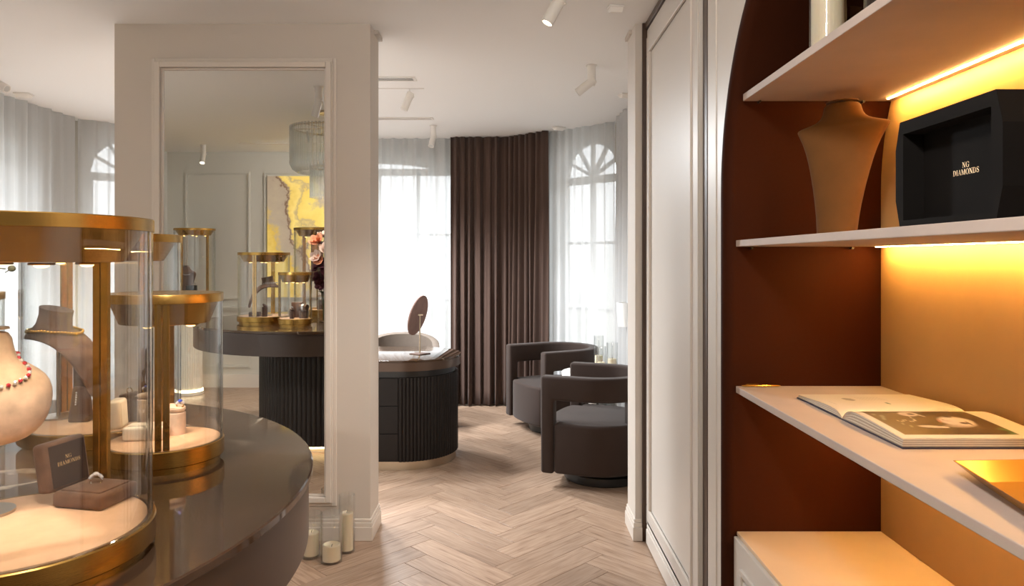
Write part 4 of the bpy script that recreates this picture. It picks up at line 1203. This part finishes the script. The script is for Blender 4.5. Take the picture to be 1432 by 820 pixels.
# unseen fill spotlights added beside and behind the lens to brighten the showroom
spotlight('added fill spotlight behind the lens over the doorway side of the showroom', -.1, .2, (.10, .75, -.75), lit=75, angle=150, soft=.12)
spotlight('added fill spotlight above the display table, left of the lens', -1.25, .6, (-.3, .35, -.9), lit=80, angle=110)
spotlight('added fill spotlight before the partition, above the candles side', -1.35, 2.35, (-.3, -.2, -.9), lit=50, angle=110)
spotlight('added fill spotlight before the rear wall, turned to its panelling', -1.0, .75, (-.55, -.75, -.55), lit=75, angle=120)
spotlight('added fill spotlight near the rear wall over the camera side of the table', -.75, -.1, (-.6, -.25, -.65), lit=40, angle=120)
for (lx, ly, ax_, ay_, lb) in ((-1.75, 5.45, .0, .1, 'added fill spotlight in the back room, nearest behind the mirror partition'),
                               (-1.38, 6.35, .1, -.35, 'added fill spotlight in the back room over the far side of the desk'),
                               (-2.6, 5.0, .15, -.1, 'added fill spotlight in the back room over the left part of the floor')):
    spotlight(lb, lx, ly, (ax_, ay_, -.8), lit=225, angle=150, tint=(.93, .97, 1.0), soft=.18)  # fill lamps added out of view behind the partition to lift the back room
tr = MB().box(-2.6, -.61, 5.115, 5.130, CEIL - .003, CEIL - .0003).build('track_rail', 'white', smooth=0)
tag(tr, 'thin white lighting track set in the back room ceiling', 'track')
def slot(label, x0, x1, y, wd=.075):
    t = thing('slot_diffuser', label, 'air vent', ((x0 + x1) / 2, y, CEIL), 0)
    L = (x1 - x0) / 2; w = wd / 2
    MB().box(-L, L, -w, -w + .02, -.007, -.0003).box(-L, L, w - .02, w, -.007, -.0003).box(-L, -L + .02, -w + .02, w - .02, -.007, -.0003).box(L - .02, L, -w + .02, w - .02, -.007, -.0003).build('vent_frame', 'white', t, smooth=0)
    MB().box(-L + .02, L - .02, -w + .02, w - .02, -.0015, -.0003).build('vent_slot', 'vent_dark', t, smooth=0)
    MB().box(-L + .02, L - .02, -.005, .005, -.006, -.0016).build('vent_blade', 'white', t, smooth=0)
slot('linear air vent in the back room ceiling, nearer of the two', -1.8, -.63, 4.84, .11)
slot('linear air vent in the back room ceiling close to the window', -2.0, -.657, 6.2, .10)
slot('linear air vent reflected in the mirror beside the chandelier', -2.85, -1.9, -.13, .05)
def sensor(label, x, y, rz=0, s=.035):
    t = thing('ceiling_sensor', label, 'sensor', (x, y, CEIL), rz, 'white ceiling sensors')
    MB().box(-s, s, -s * .8, s * .8, -.010, -.0003).build('sensor_plate', 'white', t, smooth=0, bevel=.003)
    MB().loft([[(-s * .9, -s * .7, -.010), (s * .9, -s * .7, -.010), (s * .9, s * .7, -.010), (-s * .9, s * .7, -.010)],
               [(-s * .8, -s * .3, -.032), (s * .8, -s * .3, -.032), (s * .8, s * .6, -.026), (-s * .8, s * .6, -.026)]]).build('sensor_body', 'white_satin', t, smooth=0, bevel=.003)
sensor('white ceiling sensor just before the right-hand opening post', .515, 3.46, .15, .037)
sensor('white ceiling sensor at the right edge beyond the opening post', .865, 5.3, .3, .05)
sensor('white ceiling sensor over the right bay window', .46, 6.62, .6, .05)
sensor('white ceiling sensor above the left sheer curtain', -3.585, 5.28, .2, .055)

# ================================================================ curtains
def curtain(name, label, path, wave, amp, m, z0=.012, z1=CEIL - .004, seed=1, solid=0.0, flare=1.0, rows=14, cat='curtain', group=None, pinch=False, seg=10):
    rnd = random.Random(seed)
    pts = [Vector((*p, 0)) for p in path]
    # resample
    L = sum((pts[i + 1] - pts[i]).length for i in range(len(pts) - 1))
    n = int(L / wave * seg)
    samples = []
    for i in range(n + 1):
        s = L * i / n; k = 0
        while k < len(pts) - 2 and s > (pts[k + 1] - pts[k]).length: s -= (pts[k + 1] - pts[k]).length; k += 1
        d = (pts[k + 1] - pts[k]).normalized()
        samples.append((pts[k] + d * s, Vector((-d.y, d.x, 0))))
    # smooth normals round corners
    nn = []
    for i in range(n + 1):
        a = Vector((0, 0, 0))
        for j in range(max(0, i - 8), min(n, i + 8) + 1): a += samples[j][1]
        nn.append(a.normalized())
    # irregular fold phase
    ph = 0.0; phs = []
    nf = int(L / wave) + 3
    wv = [rnd.uniform(.72, 1.3) for _ in range(nf)]; am = [rnd.uniform(.6, 1.15) for _ in range(nf)]; sw = [rnd.uniform(-1, 1) for _ in range(nf)]
    for i in range(n + 1):
        phs.append(ph); ph += wv[int(ph) % nf] / seg
    vs = []
    for r in range(rows + 1):
        t = r / rows; z = z1 + (z0 - z1) * t
        fl = 1 + (flare - 1) * t ** 1.5
        for i in range(n + 1):
            f = int(phs[i]) % nf; x = 2 * PI * phs[i]
            A = amp * am[f] * fl * (.75 + .25 * t)
            o = A * math.sin(x) + A * .35 * math.sin(2 * x + sw[f] * 2 + t * 1.2) + amp * .3 * math.sin(x * .5 + 4 * t * sw[f])
            lat = amp * .5 * sw[f] * math.sin(x) * t
            tn = Vector((nn[i].y, -nn[i].x, 0))
            p = samples[i][0] + nn[i] * o + tn * lat
            vs.append((p.x, p.y, z))
    fs = [(r * (n + 1) + i, r * (n + 1) + i + 1, (r + 1) * (n + 1) + i + 1, (r + 1) * (n + 1) + i) for r in range(rows) for i in range(n)]
    o = MB().add(vs, fs).build(name, m, smooth=180)
    if solid:
        md = o.modifiers.new('thickness', 'SOLIDIFY'); md.thickness = solid
    return tag(o, label, cat, group)
curtain('sheer_curtain', 'white voile curtain across the back window behind the desk', [(-2.72, 7.22), (-.50, 7.22)], .125, .026, 'sheer', seed=3, group='white voile curtains')
curtain('sheer_curtain', 'white voile curtain over the right bay window behind the armchairs', [(.29, 6.96), (.935, 6.315)], .115, .024, 'sheer', seed=5, group='white voile curtains')
curtain('sheer_curtain', 'white voile curtain along the right wall, seen edge-on by the post', [(.935, 6.26), (.955, 5.32)], .12, .024, 'sheer', seed=6, group='white voile curtains')
curtain('sheer_curtain', 'white voile curtain across the left bay window beside the partition', [(-3.74, 6.2), (-2.76, 7.18)], .125, .026, 'sheer', seed=8, group='white voile curtains')
curtain('sheer_curtain', 'white voile curtain along the left side wall above the nearest showcase', [(-3.74, 1.6), (-3.74, 6.15)], .135, .028, 'sheer', seed=9, group='white voile curtains')
curtain('velvet_drape', 'floor-length brown velvet drape filling the corner between the two bay windows', [(-.585, 7.13), (-.02, 7.13), (.36, 6.77)], .074, .030, 'drape', seed=12, solid=.003, flare=1.5, rows=18, seg=12, cat='drape')

# ================================================================ oval desk
dk = thing('oval_desk', 'black oval desk with fluted end, drawers and glossy brown top by the partition', 'desk', (-0.762, 5.31, 0))
def stadium(r, xl, n=40):
    return [(r * math.cos(a), r * math.sin(a)) for a in [-PI / 2 + PI * i / n for i in range(n + 1)]] + [(xl, r), (xl, -r)]
XL = -0.62
MB().prism(stadium(.405, XL - .0), .748, .764).build('desk_top', 'marble', dk, smooth=30, bevel=.002)
MB().prism(stadium(.400, XL), .688, .7478).build('top_band', 'desk_band', dk, smooth=30)
MB().prism(stadium(.360, XL), .641, .6878).build('recess', 'black', dk, smooth=30)
MB().prism(stadium(.365, XL), .0, .060).build('plinth', 'champagne', dk, smooth=30)
# fluted end
nfl = 46; poly = []
per = 6
for i in range(nfl * per + 1):
    a = -PI / 2 + PI * i / (nfl * per); ph_ = (i % per) / per
    rr = .382 - .008 * (1 - abs(math.sin(PI * ph_)) ** .6)
    poly.append((rr * math.cos(a) + 0.08, rr * math.sin(a)))
poly = [(p[0] - .08, p[1]) for p in poly]
MB().prism(poly + [(0.0, .374), (0.0, -.374)], .0605, .640).build('fluted_end', 'desk', dk, smooth=50)
poly = []
for i in range(11 * per + 1):
    x = 0.098 - .10 * i / (11 * per) - .0
MB().box(XL, -.0005, -.370, .376, .0605, .640).build('desk_body', 'desk', dk, smooth=0)
for k in range(3):
    z0 = .066 + k * .1915
    MB().box(XL + .02, -0.005 + .09 - .09, -.380, -.3705, z0, z0 + .187).build('drawer', 'desk', dk, smooth=0, bevel=.002)

vm = thing('vanity_mirror', 'round table mirror with brown velvet back on a slim steel stand on the desk', 'table mirror', (-.655, 5.25, .7642), 0)
MB().box(-.055, .055, -.055, .055, 0, .007, T=Matrix.Rotation(PI / 4 + .1, 4, 'Z')).build('stand_base', 'dark_taupe', vm, smooth=0, bevel=.001)
MB().cyl(.0055, .007, .292, 14).build('stand_rod', 'champagne', vm)
MB().box(-.022, .022, -.005, .005, .284, .293).build('cross_bar', 'champagne', vm, smooth=0)
TD = Matrix.Translation((-.016, .012, .285)) @ Vector((.925, -.28, -.262)).to_track_quat('Z', 'Y').to_matrix().to_4x4()
dsk = MB().lathe([(0, -.007), (.148, -.007), (.152, -.004), (.152, .004), (.148, .007), (0, .007)], 56, T=TD).build('mirror_disc', 'disc_velvet', vm, smooth=30)
MB().cyl(.143, -.0076, -.0071, 56, T=TD).build('mirror_face', 'mirror', dsk)

dc = thing('desk_chair', 'beige upholstered tub chair behind the oval desk', 'chair', (-.93, 6.15, 0), 0)
def tub(w, dpt, z0, z1, th, n=24, drop=.12):
    rings = []
    outer, inner = [], []
    for i in range(n + 1):
        a = -.25 + (PI + .5) * i / n
        outer.append((w * math.cos(a), dpt * math.sin(a))); inner.append(((w - th) * math.cos(a), (dpt - th) * math.sin(a)))
    vs = []; fs = []
    for i in range(n + 1):
        s = math.sin(PI * i / n); zt = z1 - drop * (1 - s) ** 1.3
        (ox, oy), (ix, iy) = outer[i], inner[i]
        vs += [(ox * .9, oy * .9, z0), (ox, oy, z0 + .12), (ox, oy, zt - .015), ((ox + ix) / 2, (oy + iy) / 2, zt), (ix, iy, zt - .015), (ix, iy, z0)]
    for i in range(n):
        for k in range(6):
            k2 = (k + 1) % 6
            fs.append((i * 6 + k, i * 6 + k2, (i + 1) * 6 + k2, (i + 1) * 6 + k))
    fs += [tuple(range(6)), tuple(n * 6 + 5 - k for k in range(6))]
    return MB().add(vs, fs)
tub(.33, .30, .38, .81, .06).build('backrest', 'chair_fabric', dc, smooth=60)
MB().lathe([(0, .38), (.25, .38), (.28, .40), (.28, .45), (.25, .475), (0, .48)], 40).build('seat', 'chair_fabric', dc)
for (sx, sy) in ((1, 1), (1, -1), (-1, 1), (-1, -1)):
    MB().tube([(sx * .17, sy * .17, .38), (sx * .23, sy * .23, 0)], [.018, .011], 10).build('leg', 'black', dc)

# ================================================================ barrel armchairs
def armchair(label, loc, rz, W=.72, D=.72):
    t = thing('barrel_armchair', label, 'armchair', loc, rz, 'brown velvet barrel armchairs')
    th = .085; hw = W / 2; zt, zb, zo0, zo1 = .71, .085, .415, .555
    # plan path (outer) from front of -X arm, round the back (+Y), to front of +X arm
    fr = -D / 2
    outer = []
    ys = D / 2 - hw                          # centre of the rear arc
    for y in (fr, fr + .085, fr + .14, fr + .22): outer.append((-hw, y))
    outer += [(hw * math.cos(PI - PI * i / 24), ys + hw * math.sin(PI - PI * i / 24)) for i in range(0, 25)]
    for y in (fr + .22, fr + .14, fr + .085, fr): outer.append((hw, y))
    N = len(outer)
    def inn(i):
        x, y = outer[i]
        k = (hw - th) / hw
        if y <= ys: return (x * k, y)
        return (x * k, ys + (y - ys) * k)
    zs_ = [zb, zo0, zo1, zt]
    def on_(i, k):                            # cell between sample i,i+1 and level k,k+1
        if k != 1: return True if k == 2 else (i == 0 or i == N - 2 or True and k == 0 and (i == 0 or i == N - 2 or 11 <= i <= N - 13))
        return i == 0 or i == N - 2 or 11 <= i <= N - 13
    idx = {}; vs = []; fs = []
    def V(i, k, o):
        key = (i, k, o)
        if key not in idx:
            x, y = outer[i] if o else inn(i)
            idx[key] = len(vs); vs.append((x, y, zs_[k]))
        return idx[key]
    for i in range(N - 1):
        for k in range(3):
            if not on_(i, k): continue
            fs.append((V(i, k, 1), V(i + 1, k, 1), V(i + 1, k + 1, 1), V(i, k + 1, 1)))
            fs.append((V(i, k, 0), V(i, k + 1, 0), V(i + 1, k + 1, 0), V(i + 1, k, 0)))
            if k == 0 or not on_(i, k - 1): fs.append((V(i, k, 1), V(i, k, 0), V(i + 1, k, 0), V(i + 1, k, 1)))
            if k == 2 or not on_(i, k + 1): fs.append((V(i, k + 1, 1), V(i + 1, k + 1, 1), V(i + 1, k + 1, 0), V(i, k + 1, 0)))
            if i == 0 or not on_(i - 1, k): fs.append((V(i, k, 1), V(i, k + 1, 1), V(i, k + 1, 0), V(i, k, 0)))
            if i == N - 2 or not on_(i + 1, k): fs.append((V(i + 1, k, 1), V(i + 1, k, 0), V(i + 1, k + 1, 0), V(i + 1, k + 1, 1)))
    MB().add(vs, fs).build('backrest_shell', 'armchair', t, smooth=50, bevel=.018, bseg=4, angle=50)
    # seat drum : fills the plan, slightly inside the shell
    pl = []
    e = .006
    for i in range(13):
        a = -PI + PI * i / 12
        pl.append(((hw - .095) * math.cos(a), fr + .035 + .055 * math.sin(a)))
    pl += [(hw - .090, fr + .0865), (hw - e, fr + .0865), (hw - e, ys)]
    pl += [((hw - e) * math.cos(PI * i / 20), ys + (hw - e - .004) * math.sin(PI * i / 20)) for i in range(1, 20)]
    pl += [(-hw + e, ys), (-hw + e, fr + .0865), (-hw + .090, fr + .0865)]
    s_ = MB().prism(pl, zb + .002, zo0 - .004).build('seat', 'armchair', t, smooth=50, bevel=.022, bseg=4, angle=60)
    MB().lathe([(0, 0), (.255, 0), (.262, .008), (.262, .055), (.24, .068), (.24, zb + .004), (0, zb + .004)], 56).build('swivel_base', 'black', t, smooth=40)
    return t
def face_dir(dx, dy): return math.atan2(dy, dx) + PI / 2    # local -Y looks along (dx,dy)
armchair('dark brown velvet barrel armchair in front, half hidden by the opening post', (.632, 4.815, 0), face_dir(-.927, .375), D=.64)
armchair('brown velvet barrel armchair by the drape, beyond the other armchair', (.43, 6.19, 0), face_dir(-.888, -.459), W=.70, D=.68)

# side table between them with candle glasses
st = thing('side_table', 'small round white side table between the two barrel armchairs', 'side table', (.64, 5.50, 0))
MB().lathe([(0, .565), (.23, .565), (.235, .57), (.235, .595), (.23, .60), (0, .60)], 56).build('table_top', 'white_satin', st, smooth=30)
MB().cyl(.03, .02, .565, 24).build('table_stem', 'white_satin', st); MB().lathe([(0, 0), (.15, 0), (.15, .012), (.03, .02), (0, .02)], 40).build('table_foot', 'white_satin', st)

def candle_glass(glabel, clabel, x, y, z, r, h, ch_, cr, wick=True, melted=False):
    g = thing('candle_glass', glabel, 'candle holder', (x, y, z), 0, 'cylinder candle glasses')
    MB().lathe([(0, 0), (r - .003, 0), (r, .003), (r, h - .001), (r - .001, h), (r - .003, h), (r - .0035, h - .001), (r - .0035, .010), (0, .010)], 44).build('glass_cylinder', 'candle_glass', g, smooth=30)
    c = thing('pillar_candle', clabel, 'candle', (x, y, z + .0102), 0, 'pillar candles')
    if melted: prof = [(0, 0), (cr, 0), (cr, ch_), (cr - .006, ch_ + .003), (cr * .6, ch_ - .006), (cr * .3, ch_ - .012), (0, ch_ - .012)]
    else: prof = [(0, 0), (cr, 0), (cr, ch_ - .004), (cr - .004, ch_), (cr * .4, ch_ - .003), (0, ch_ - .004)]
    MB().lathe(prof, 36).build('wax', 'wax', c, smooth=40)
    if wick:
        z0 = prof[-1][1]
        MB().tube([(0, 0, z0 - .002), (.001, 0, z0 + .008), (.004, .001, z0 + .014)], .0014, 6).build('wick', 'wick', c)
    return g
candle_glass('tall candle glass on the floor, right one at the mirror wall', 'tall white pillar candle in the tall floor glass', -.812, 3.575, 0, .040, .285, .185, .031)
candle_glass('floor candle glass nearest the lens, with a burnt-down candle', 'low burnt-down white candle in the nearest floor glass', -.858, 3.455, 0, .051, .235, .072, .043, melted=True)
candle_glass('floor candle glass partly hidden by the display table', 'short white candle partly hidden by the display table', -.972, 3.515, 0, .052, .212, .110, .036)
candle_glass('taller candle glass on the white side table', 'white candle in the taller side table glass', .70, 5.585, .60, .038, .265, .10, .03)
candle_glass('shorter candle glass at the right of the white side table', 'white candle in the right side table glass', .80, 5.55, .60, .043, .215, .08, .034)
candle_glass('shortest candle glass in front on the white side table', 'white candle in the front side table glass', .70, 5.44, .60, .036, .20, .07, .029)

sl = thing('wall_sconce', 'white tapered wall lamp shade beside the opening post', 'wall lamp', (.935, 5.72, 1.02))
MB().lathe([(.075, .095), (.0735, .095), (.062, -.095), (.0635, -.095)], 40, closed=True).build('lamp_shade', 'shade', sl, smooth=30)
MB().tube([(.0, 0, .05), (.158, 0, .05)], .006, 10).build('arm', 'champagne', sl); MB().cyl(.035, 0, .012, 24, T=Matrix.Translation((.148, 0, .05)) @ Matrix.Rotation(PI / 2, 4, 'Y')).build('wall_plate', 'champagne', sl)
MB().ball((0, 0, .0), .022, 12, 8).build('bulb', 'lens_off', sl)

# ================================================================ things on the niche shelves
# faceted black box with gold lettering
fb = thing('faceted_box', 'black suede display box with faceted ends and gold lettering, open to the front', 'display box', (0.80, 1.3195, 1.5236))
hb, wb, db = .2165, .1445, .16
bul = .016
def octo(x, w0, w1, z0=0, z1=hb):
    q = hb * .26
    return [(x, w0, z0), (x, w1, z0 + q), (x, w1, z1 - q), (x, w0, z1), (x, -w0, z1), (x, -w1, z1 - q), (x, -w1, z0 + q), (x, -w0, z0)]
o_f = octo(0, wb, wb + bul); o_b = octo(db, wb, wb + bul)
fr_ = .026
i_f = [(0, wb - .012, fr_ * .6), (0, wb - .012, hb * .5), (0, wb - .012, hb * .5 + .001), (0, wb - .012, hb - fr_), (0, -wb + .012, hb - fr_), (0, -wb + .012, hb * .5 + .001), (0, -wb + .012, hb * .5), (0, -wb + .012, fr_ * .6)]
i_b = [(db * .26, p[1] * .99, p[2]) for p in i_f]
vs = o_f + o_b + i_f + i_b; n = 8; fs = [tuple(range(8, 16))]
for k in range(8):
    k2 = (k + 1) % 8
    fs += [(k, k2, 8 + k2, 8 + k), (k, 16 + k, 16 + k2, k2), (16 + k, 24 + k, 24 + k2, 16 + k2)]
MB().add(vs, fs).build('box_body', 'black_suede', fb, smooth=0)
MB().add(i_b, [tuple(range(8))]).build('inner_panel', 'black_suede', fb, smooth=0)
lettering(['NG', 'DIAMONDS'], .0100, .0130, (db * .26 - .0006, -.003, .1063), (0, -1, 0), (0, 0, 1), (-1, 0, 0)).build('lettering', 'gold_leaf', fb, smooth=0)

# top shelf
zt_ = 1.9922
candle_glass('candle glass with a thick ivory candle on the top niche shelf', 'thick ivory pillar candle in the top shelf glass', .835, 1.875, zt_, .0465, .34, .29, .040)
def empty_glass(label, x, y, z, r, h):
    g = thing('candle_glass', label, 'candle holder', (x, y, z), 0, 'cylinder candle glasses')
    MB().lathe([(0, 0), (r - .003, 0), (r, .003), (r, h), (r - .0035, h), (r - .0035, .010), (0, .010)], 44).build('glass_cylinder', 'glass', g, smooth=30)
empty_glass('wide empty glass behind the ivory candle on the top niche shelf', .985, 2.13, zt_, .068, .20)
empty_glass('empty glass right of the ivory candle on the top niche shelf', .90, 1.70, zt_, .052, .26)
gc = thing('gold_charm', 'tiny gold chain charm near the end of the top niche shelf', 'charm', (.782, 2.262, zt_))
mb = MB()
for k in range(7):
    a = k * .9; mb.tube([(.012 * math.cos(a) + .004 * math.cos(2 * PI * i / 10), .008 * math.sin(a), .006 + .004 * math.sin(2 * PI * i / 10) + .002 * (k % 2)) for i in range(11)], .0014, 5, caps=False)
mb.build('links', 'gold', gc)
# pen
pn = thing('gold_pen', 'slim gold pen lying at the far end of the magazine shelf', 'pen', (.826, 2.352, 1.0402), 0)
MB().tube([(-.062, 0, .0042), (-.050, 0, .0042), (.02, 0, .0042), (.058, 0, .0042), (.066, 0, .0042)], [.0015, .004, .0042, .0038, .002], 10).build('barrel', 'gold', pn)
MB().box(-.045, -.005, -.0012, .0012, .0082, .0092).build('clip', 'gold', pn, smooth=0)

# open magazine
zm = 1.0401
mg = thing('magazine', 'open fashion magazine with a dark portrait page, lying on the niche shelf', 'magazine', (0.872, 1.872, zm))
XD = .335
def prof(side, t):          # t 0 gutter .. 1 outer edge ; returns (dist, height of the top page)
    L_ = .288
    h = .005 + .034 * (1 - math.exp(-t * 11)) - .016 * t ** 1.2
    if side > 0: h = .005 + .024 * (1 - math.exp(-t * 10)) - .017 * t
    return L_ * t, h
def face_colour(u, v):
    """printed portrait: u along the page height (0..1, left to right in view), v from the gutter (0) to the outer edge (1)"""
    def ell(cx, cy, a, b, rot=0.0, soft=.25):
        dx, dy = u - cx, v - cy; c, s = math.cos(rot), math.sin(rot)
        x, y = (dx * c + dy * s) / a, (-dx * s + dy * c) / b
        return max(0.0, min(1.0, (1 - (x * x + y * y)) / soft))
    def mix(a, b, k): return tuple(a[i] + (b[i] - a[i]) * k for i in range(3))
    c = mix((.075, .045, .012), (.11, .07, .03), .5 + .5 * math.sin(u * 5 + v * 3))
    c = mix(c, (.16, .11, .06), ell(.12, .2, .2, .25, 0, 1.0))
    for (cx, cy, a, b) in ((.93, .06, .12, .13), (.93, .90, .13, .13), (.84, .02, .10, .07)): c = mix(c, (.10, .20, .06), ell(cx, cy, a, b, 0, .8))
    skin, dark, lip = (.55, .46, .38), (.055, .032, .014), (.36, .15, .10)
    c = mix(c, skin, ell(.70, .56, .17, .21, .12, .5))             # face on its side, forehead to the right
    c = mix(c, (.40, .31, .24), ell(.62, .72, .14, .07, .1, .9) * .7)
    c = mix(c, dark, ell(.74, .20, .26, .16, .30, .4))             # hair fall
    c = mix(c, dark, ell(.70, .92, .30, .13, -.05, .4)); c = mix(c, dark, ell(.93, .60, .10, .30, .3, .5))
    c = mix(c, (.44, .34, .27), ell(.62, .53, .05, .05, .4, .9) * .8)
    c = mix(c, dark, ell(.705, .38, .045, .035, .5, .6)); c = mix(c, dark, ell(.735, .62, .045, .045, .2, .6)); c = mix(c, dark, ell(.775, .62, .012, .10, .1, .6))
    c = mix(c, lip, ell(.548, .53, .016, .075, .25, .6)); c = mix(c, dark, ell(.60, .50, .006, .02, .2))
    c = mix(c, skin, ell(.395, .25, .095, .12, .35, .4)); c = mix(c, dark, ell(.42, .26, .04, .05, .3, .5)); c = mix(c, skin, ell(.475, .30, .014, .10, -.3, .5))
    c = mix(c, (.50, .42, .34), ell(.37, .74, .125, .045, .18, .4)); c = mix(c, (.52, .44, .36), ell(.475, .76, .045, .035, 0, .4))
    for k in range(9):
        c = mix(c, (.66, .60, .46), ell(.17 + k * .021, .53 + .03 * math.sin(k * 1.4), .008, .020, 0, .6))
    for k in range(5):
        c = mix(c, (.66, .60, .46), ell(.335 + .006 * k, .52 - .05 * k, .008, .020, 0, .6))
    for (cx, cy, a, b) in ((.055, .28, .022, .05), (.10, .36, .022, .07), (.07, .46, .018, .05), (.16, .64, .010, .05), (.195, .72, .010, .05), (.50, .17, .012, .012), (.53, .17, .012, .012), (.56, .17, .01, .01)):
        c = mix(c, (.40, .41, .30), ell(cx, cy, a, b, .25, .3) * (.8 if int((u * 190) + v * 60) % 2 else .3))
    return c
def page(side, name):
    NU, NV = (110, 80)
    vs, cols = [], []
    for j in range(NV + 1):
        dd, h = prof(side, j / NV)
        for i in range(NU + 1):
            u = i / NU
            vs.append((XD * u, side * dd, h))
            paper = (.70, .64, .56)
            col = paper
            t = j / NV
            if side < 0:
                uu, vv = (u - .06) / .775, (t - .10) / .80
                if 0 <= uu <= 1 and 0 <= vv <= 1: col = face_colour(uu, vv)
            else:
                x, y = u, t
                def in_(cx, cy, a, b): return ((x - cx) / a) ** 2 + ((y - cy) / b) ** 2 < 1
                if in_(.30, .62, .045, .10): col = (.30, .26, .22)
                if in_(.52, .36, .016, .05): col = (.06, .16, .08)
                if .40 < x < .62 and .55 < y < .80 and int(y * 60) % 3 == 0 and int(x * 150) % 4: col = (.50, .46, .40)
                if .07 < x < .09 and .3 < y < .5 and int(y * 60) % 3 == 0: col = (.5, .46, .4)
            cols.append((*col, 1))
    W_ = NU + 1
    fs = [(j * W_ + i, j * W_ + i + 1, (j + 1) * W_ + i + 1, (j + 1) * W_ + i) for j in range(NV) for i in range(NU)]
    o = MB().add(vs, fs).build(name, 'page', mg, smooth=180)
    ca = o.data.color_attributes.new('print', 'FLOAT_COLOR', 'POINT')
    for k, c in enumerate(cols): ca.data[k].color = c
    # the leaves under it, each a thin curved sheet of its own
    K, NL = 24, 8
    for q in range(NL):
        f0, f1 = (q + .12) / NL, (q + .88) / NL
        ex = random.uniform(-.0012, .0012)
        ring = []
        for t in range(K + 1):
            dd, h = prof(side, t / K); ring.append((side * (dd * (1 - .012 * (NL - q) / NL)), .003 + (h - .0042) * f1))
        for t in range(K, -1, -1):
            dd, h = prof(side, t / K); ring.append((side * (dd * (1 - .012 * (NL - q) / NL)), .003 + (h - .0042) * f0))
        m_ = len(ring)
        vs = [(.001 + ex, y, z) for y, z in ring] + [(XD - .001 + ex, y, z) for y, z in ring]
        fs = [(k, (k + 1) % m_, m_ + (k + 1) % m_, m_ + k) for k in range(m_)]
        fs += [(k, k + 1, m_ - 2 - k, m_ - 1 - k) for k in range(K)] + [(m_ + k + 1, m_ + k, 2 * m_ - 1 - k, 2 * m_ - 2 - k) for k in range(K)]
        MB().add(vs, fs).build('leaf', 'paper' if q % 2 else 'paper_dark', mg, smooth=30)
page(-1, 'right_page'); page(1, 'left_page')
MB().box(-.002, XD + .002, -.291, .291, 0, .0028).build('cover', 'cover', mg, smooth=0)

# gold tray
ty = thing('gold_tray', 'shallow gold tray with flared sides on the niche shelf', 'tray', (.96, 1.21, 1.0401), 0.0)
def rect(pts, z, inset=0.0):
    cx_, cy_ = sum(p[0] for p in pts) / 4, sum(p[1] for p in pts) / 4
    return [((p[0] - .96) - math.copysign(inset, p[0] - cx_), (p[1] - 1.21) - math.copysign(inset, p[1] - cy_), z) for p in pts]
bot = [(.830, 1.06), (1.035, 1.085), (1.065, 1.350), (.886, 1.340)]
rim = [(.797, 1.00), (1.065, 1.035), (1.10, 1.400), (.860, 1.386)]
o1, o2, i2, i1 = rect(bot, 0), rect(rim, .030), rect(rim, .030, .003), rect(bot, .003, .003)
vs = o1 + o2 + i2 + i1
fs = [(3, 2, 1, 0), (12, 13, 14, 15)]
for a in (0, 4, 8):
    for k in range(4): fs.append((a + k, a + (k + 1) % 4, a + 4 + (k + 1) % 4, a + 4 + k))
MB().add(vs, fs).build('tray_body', 'brass_polished', ty, smooth=0)
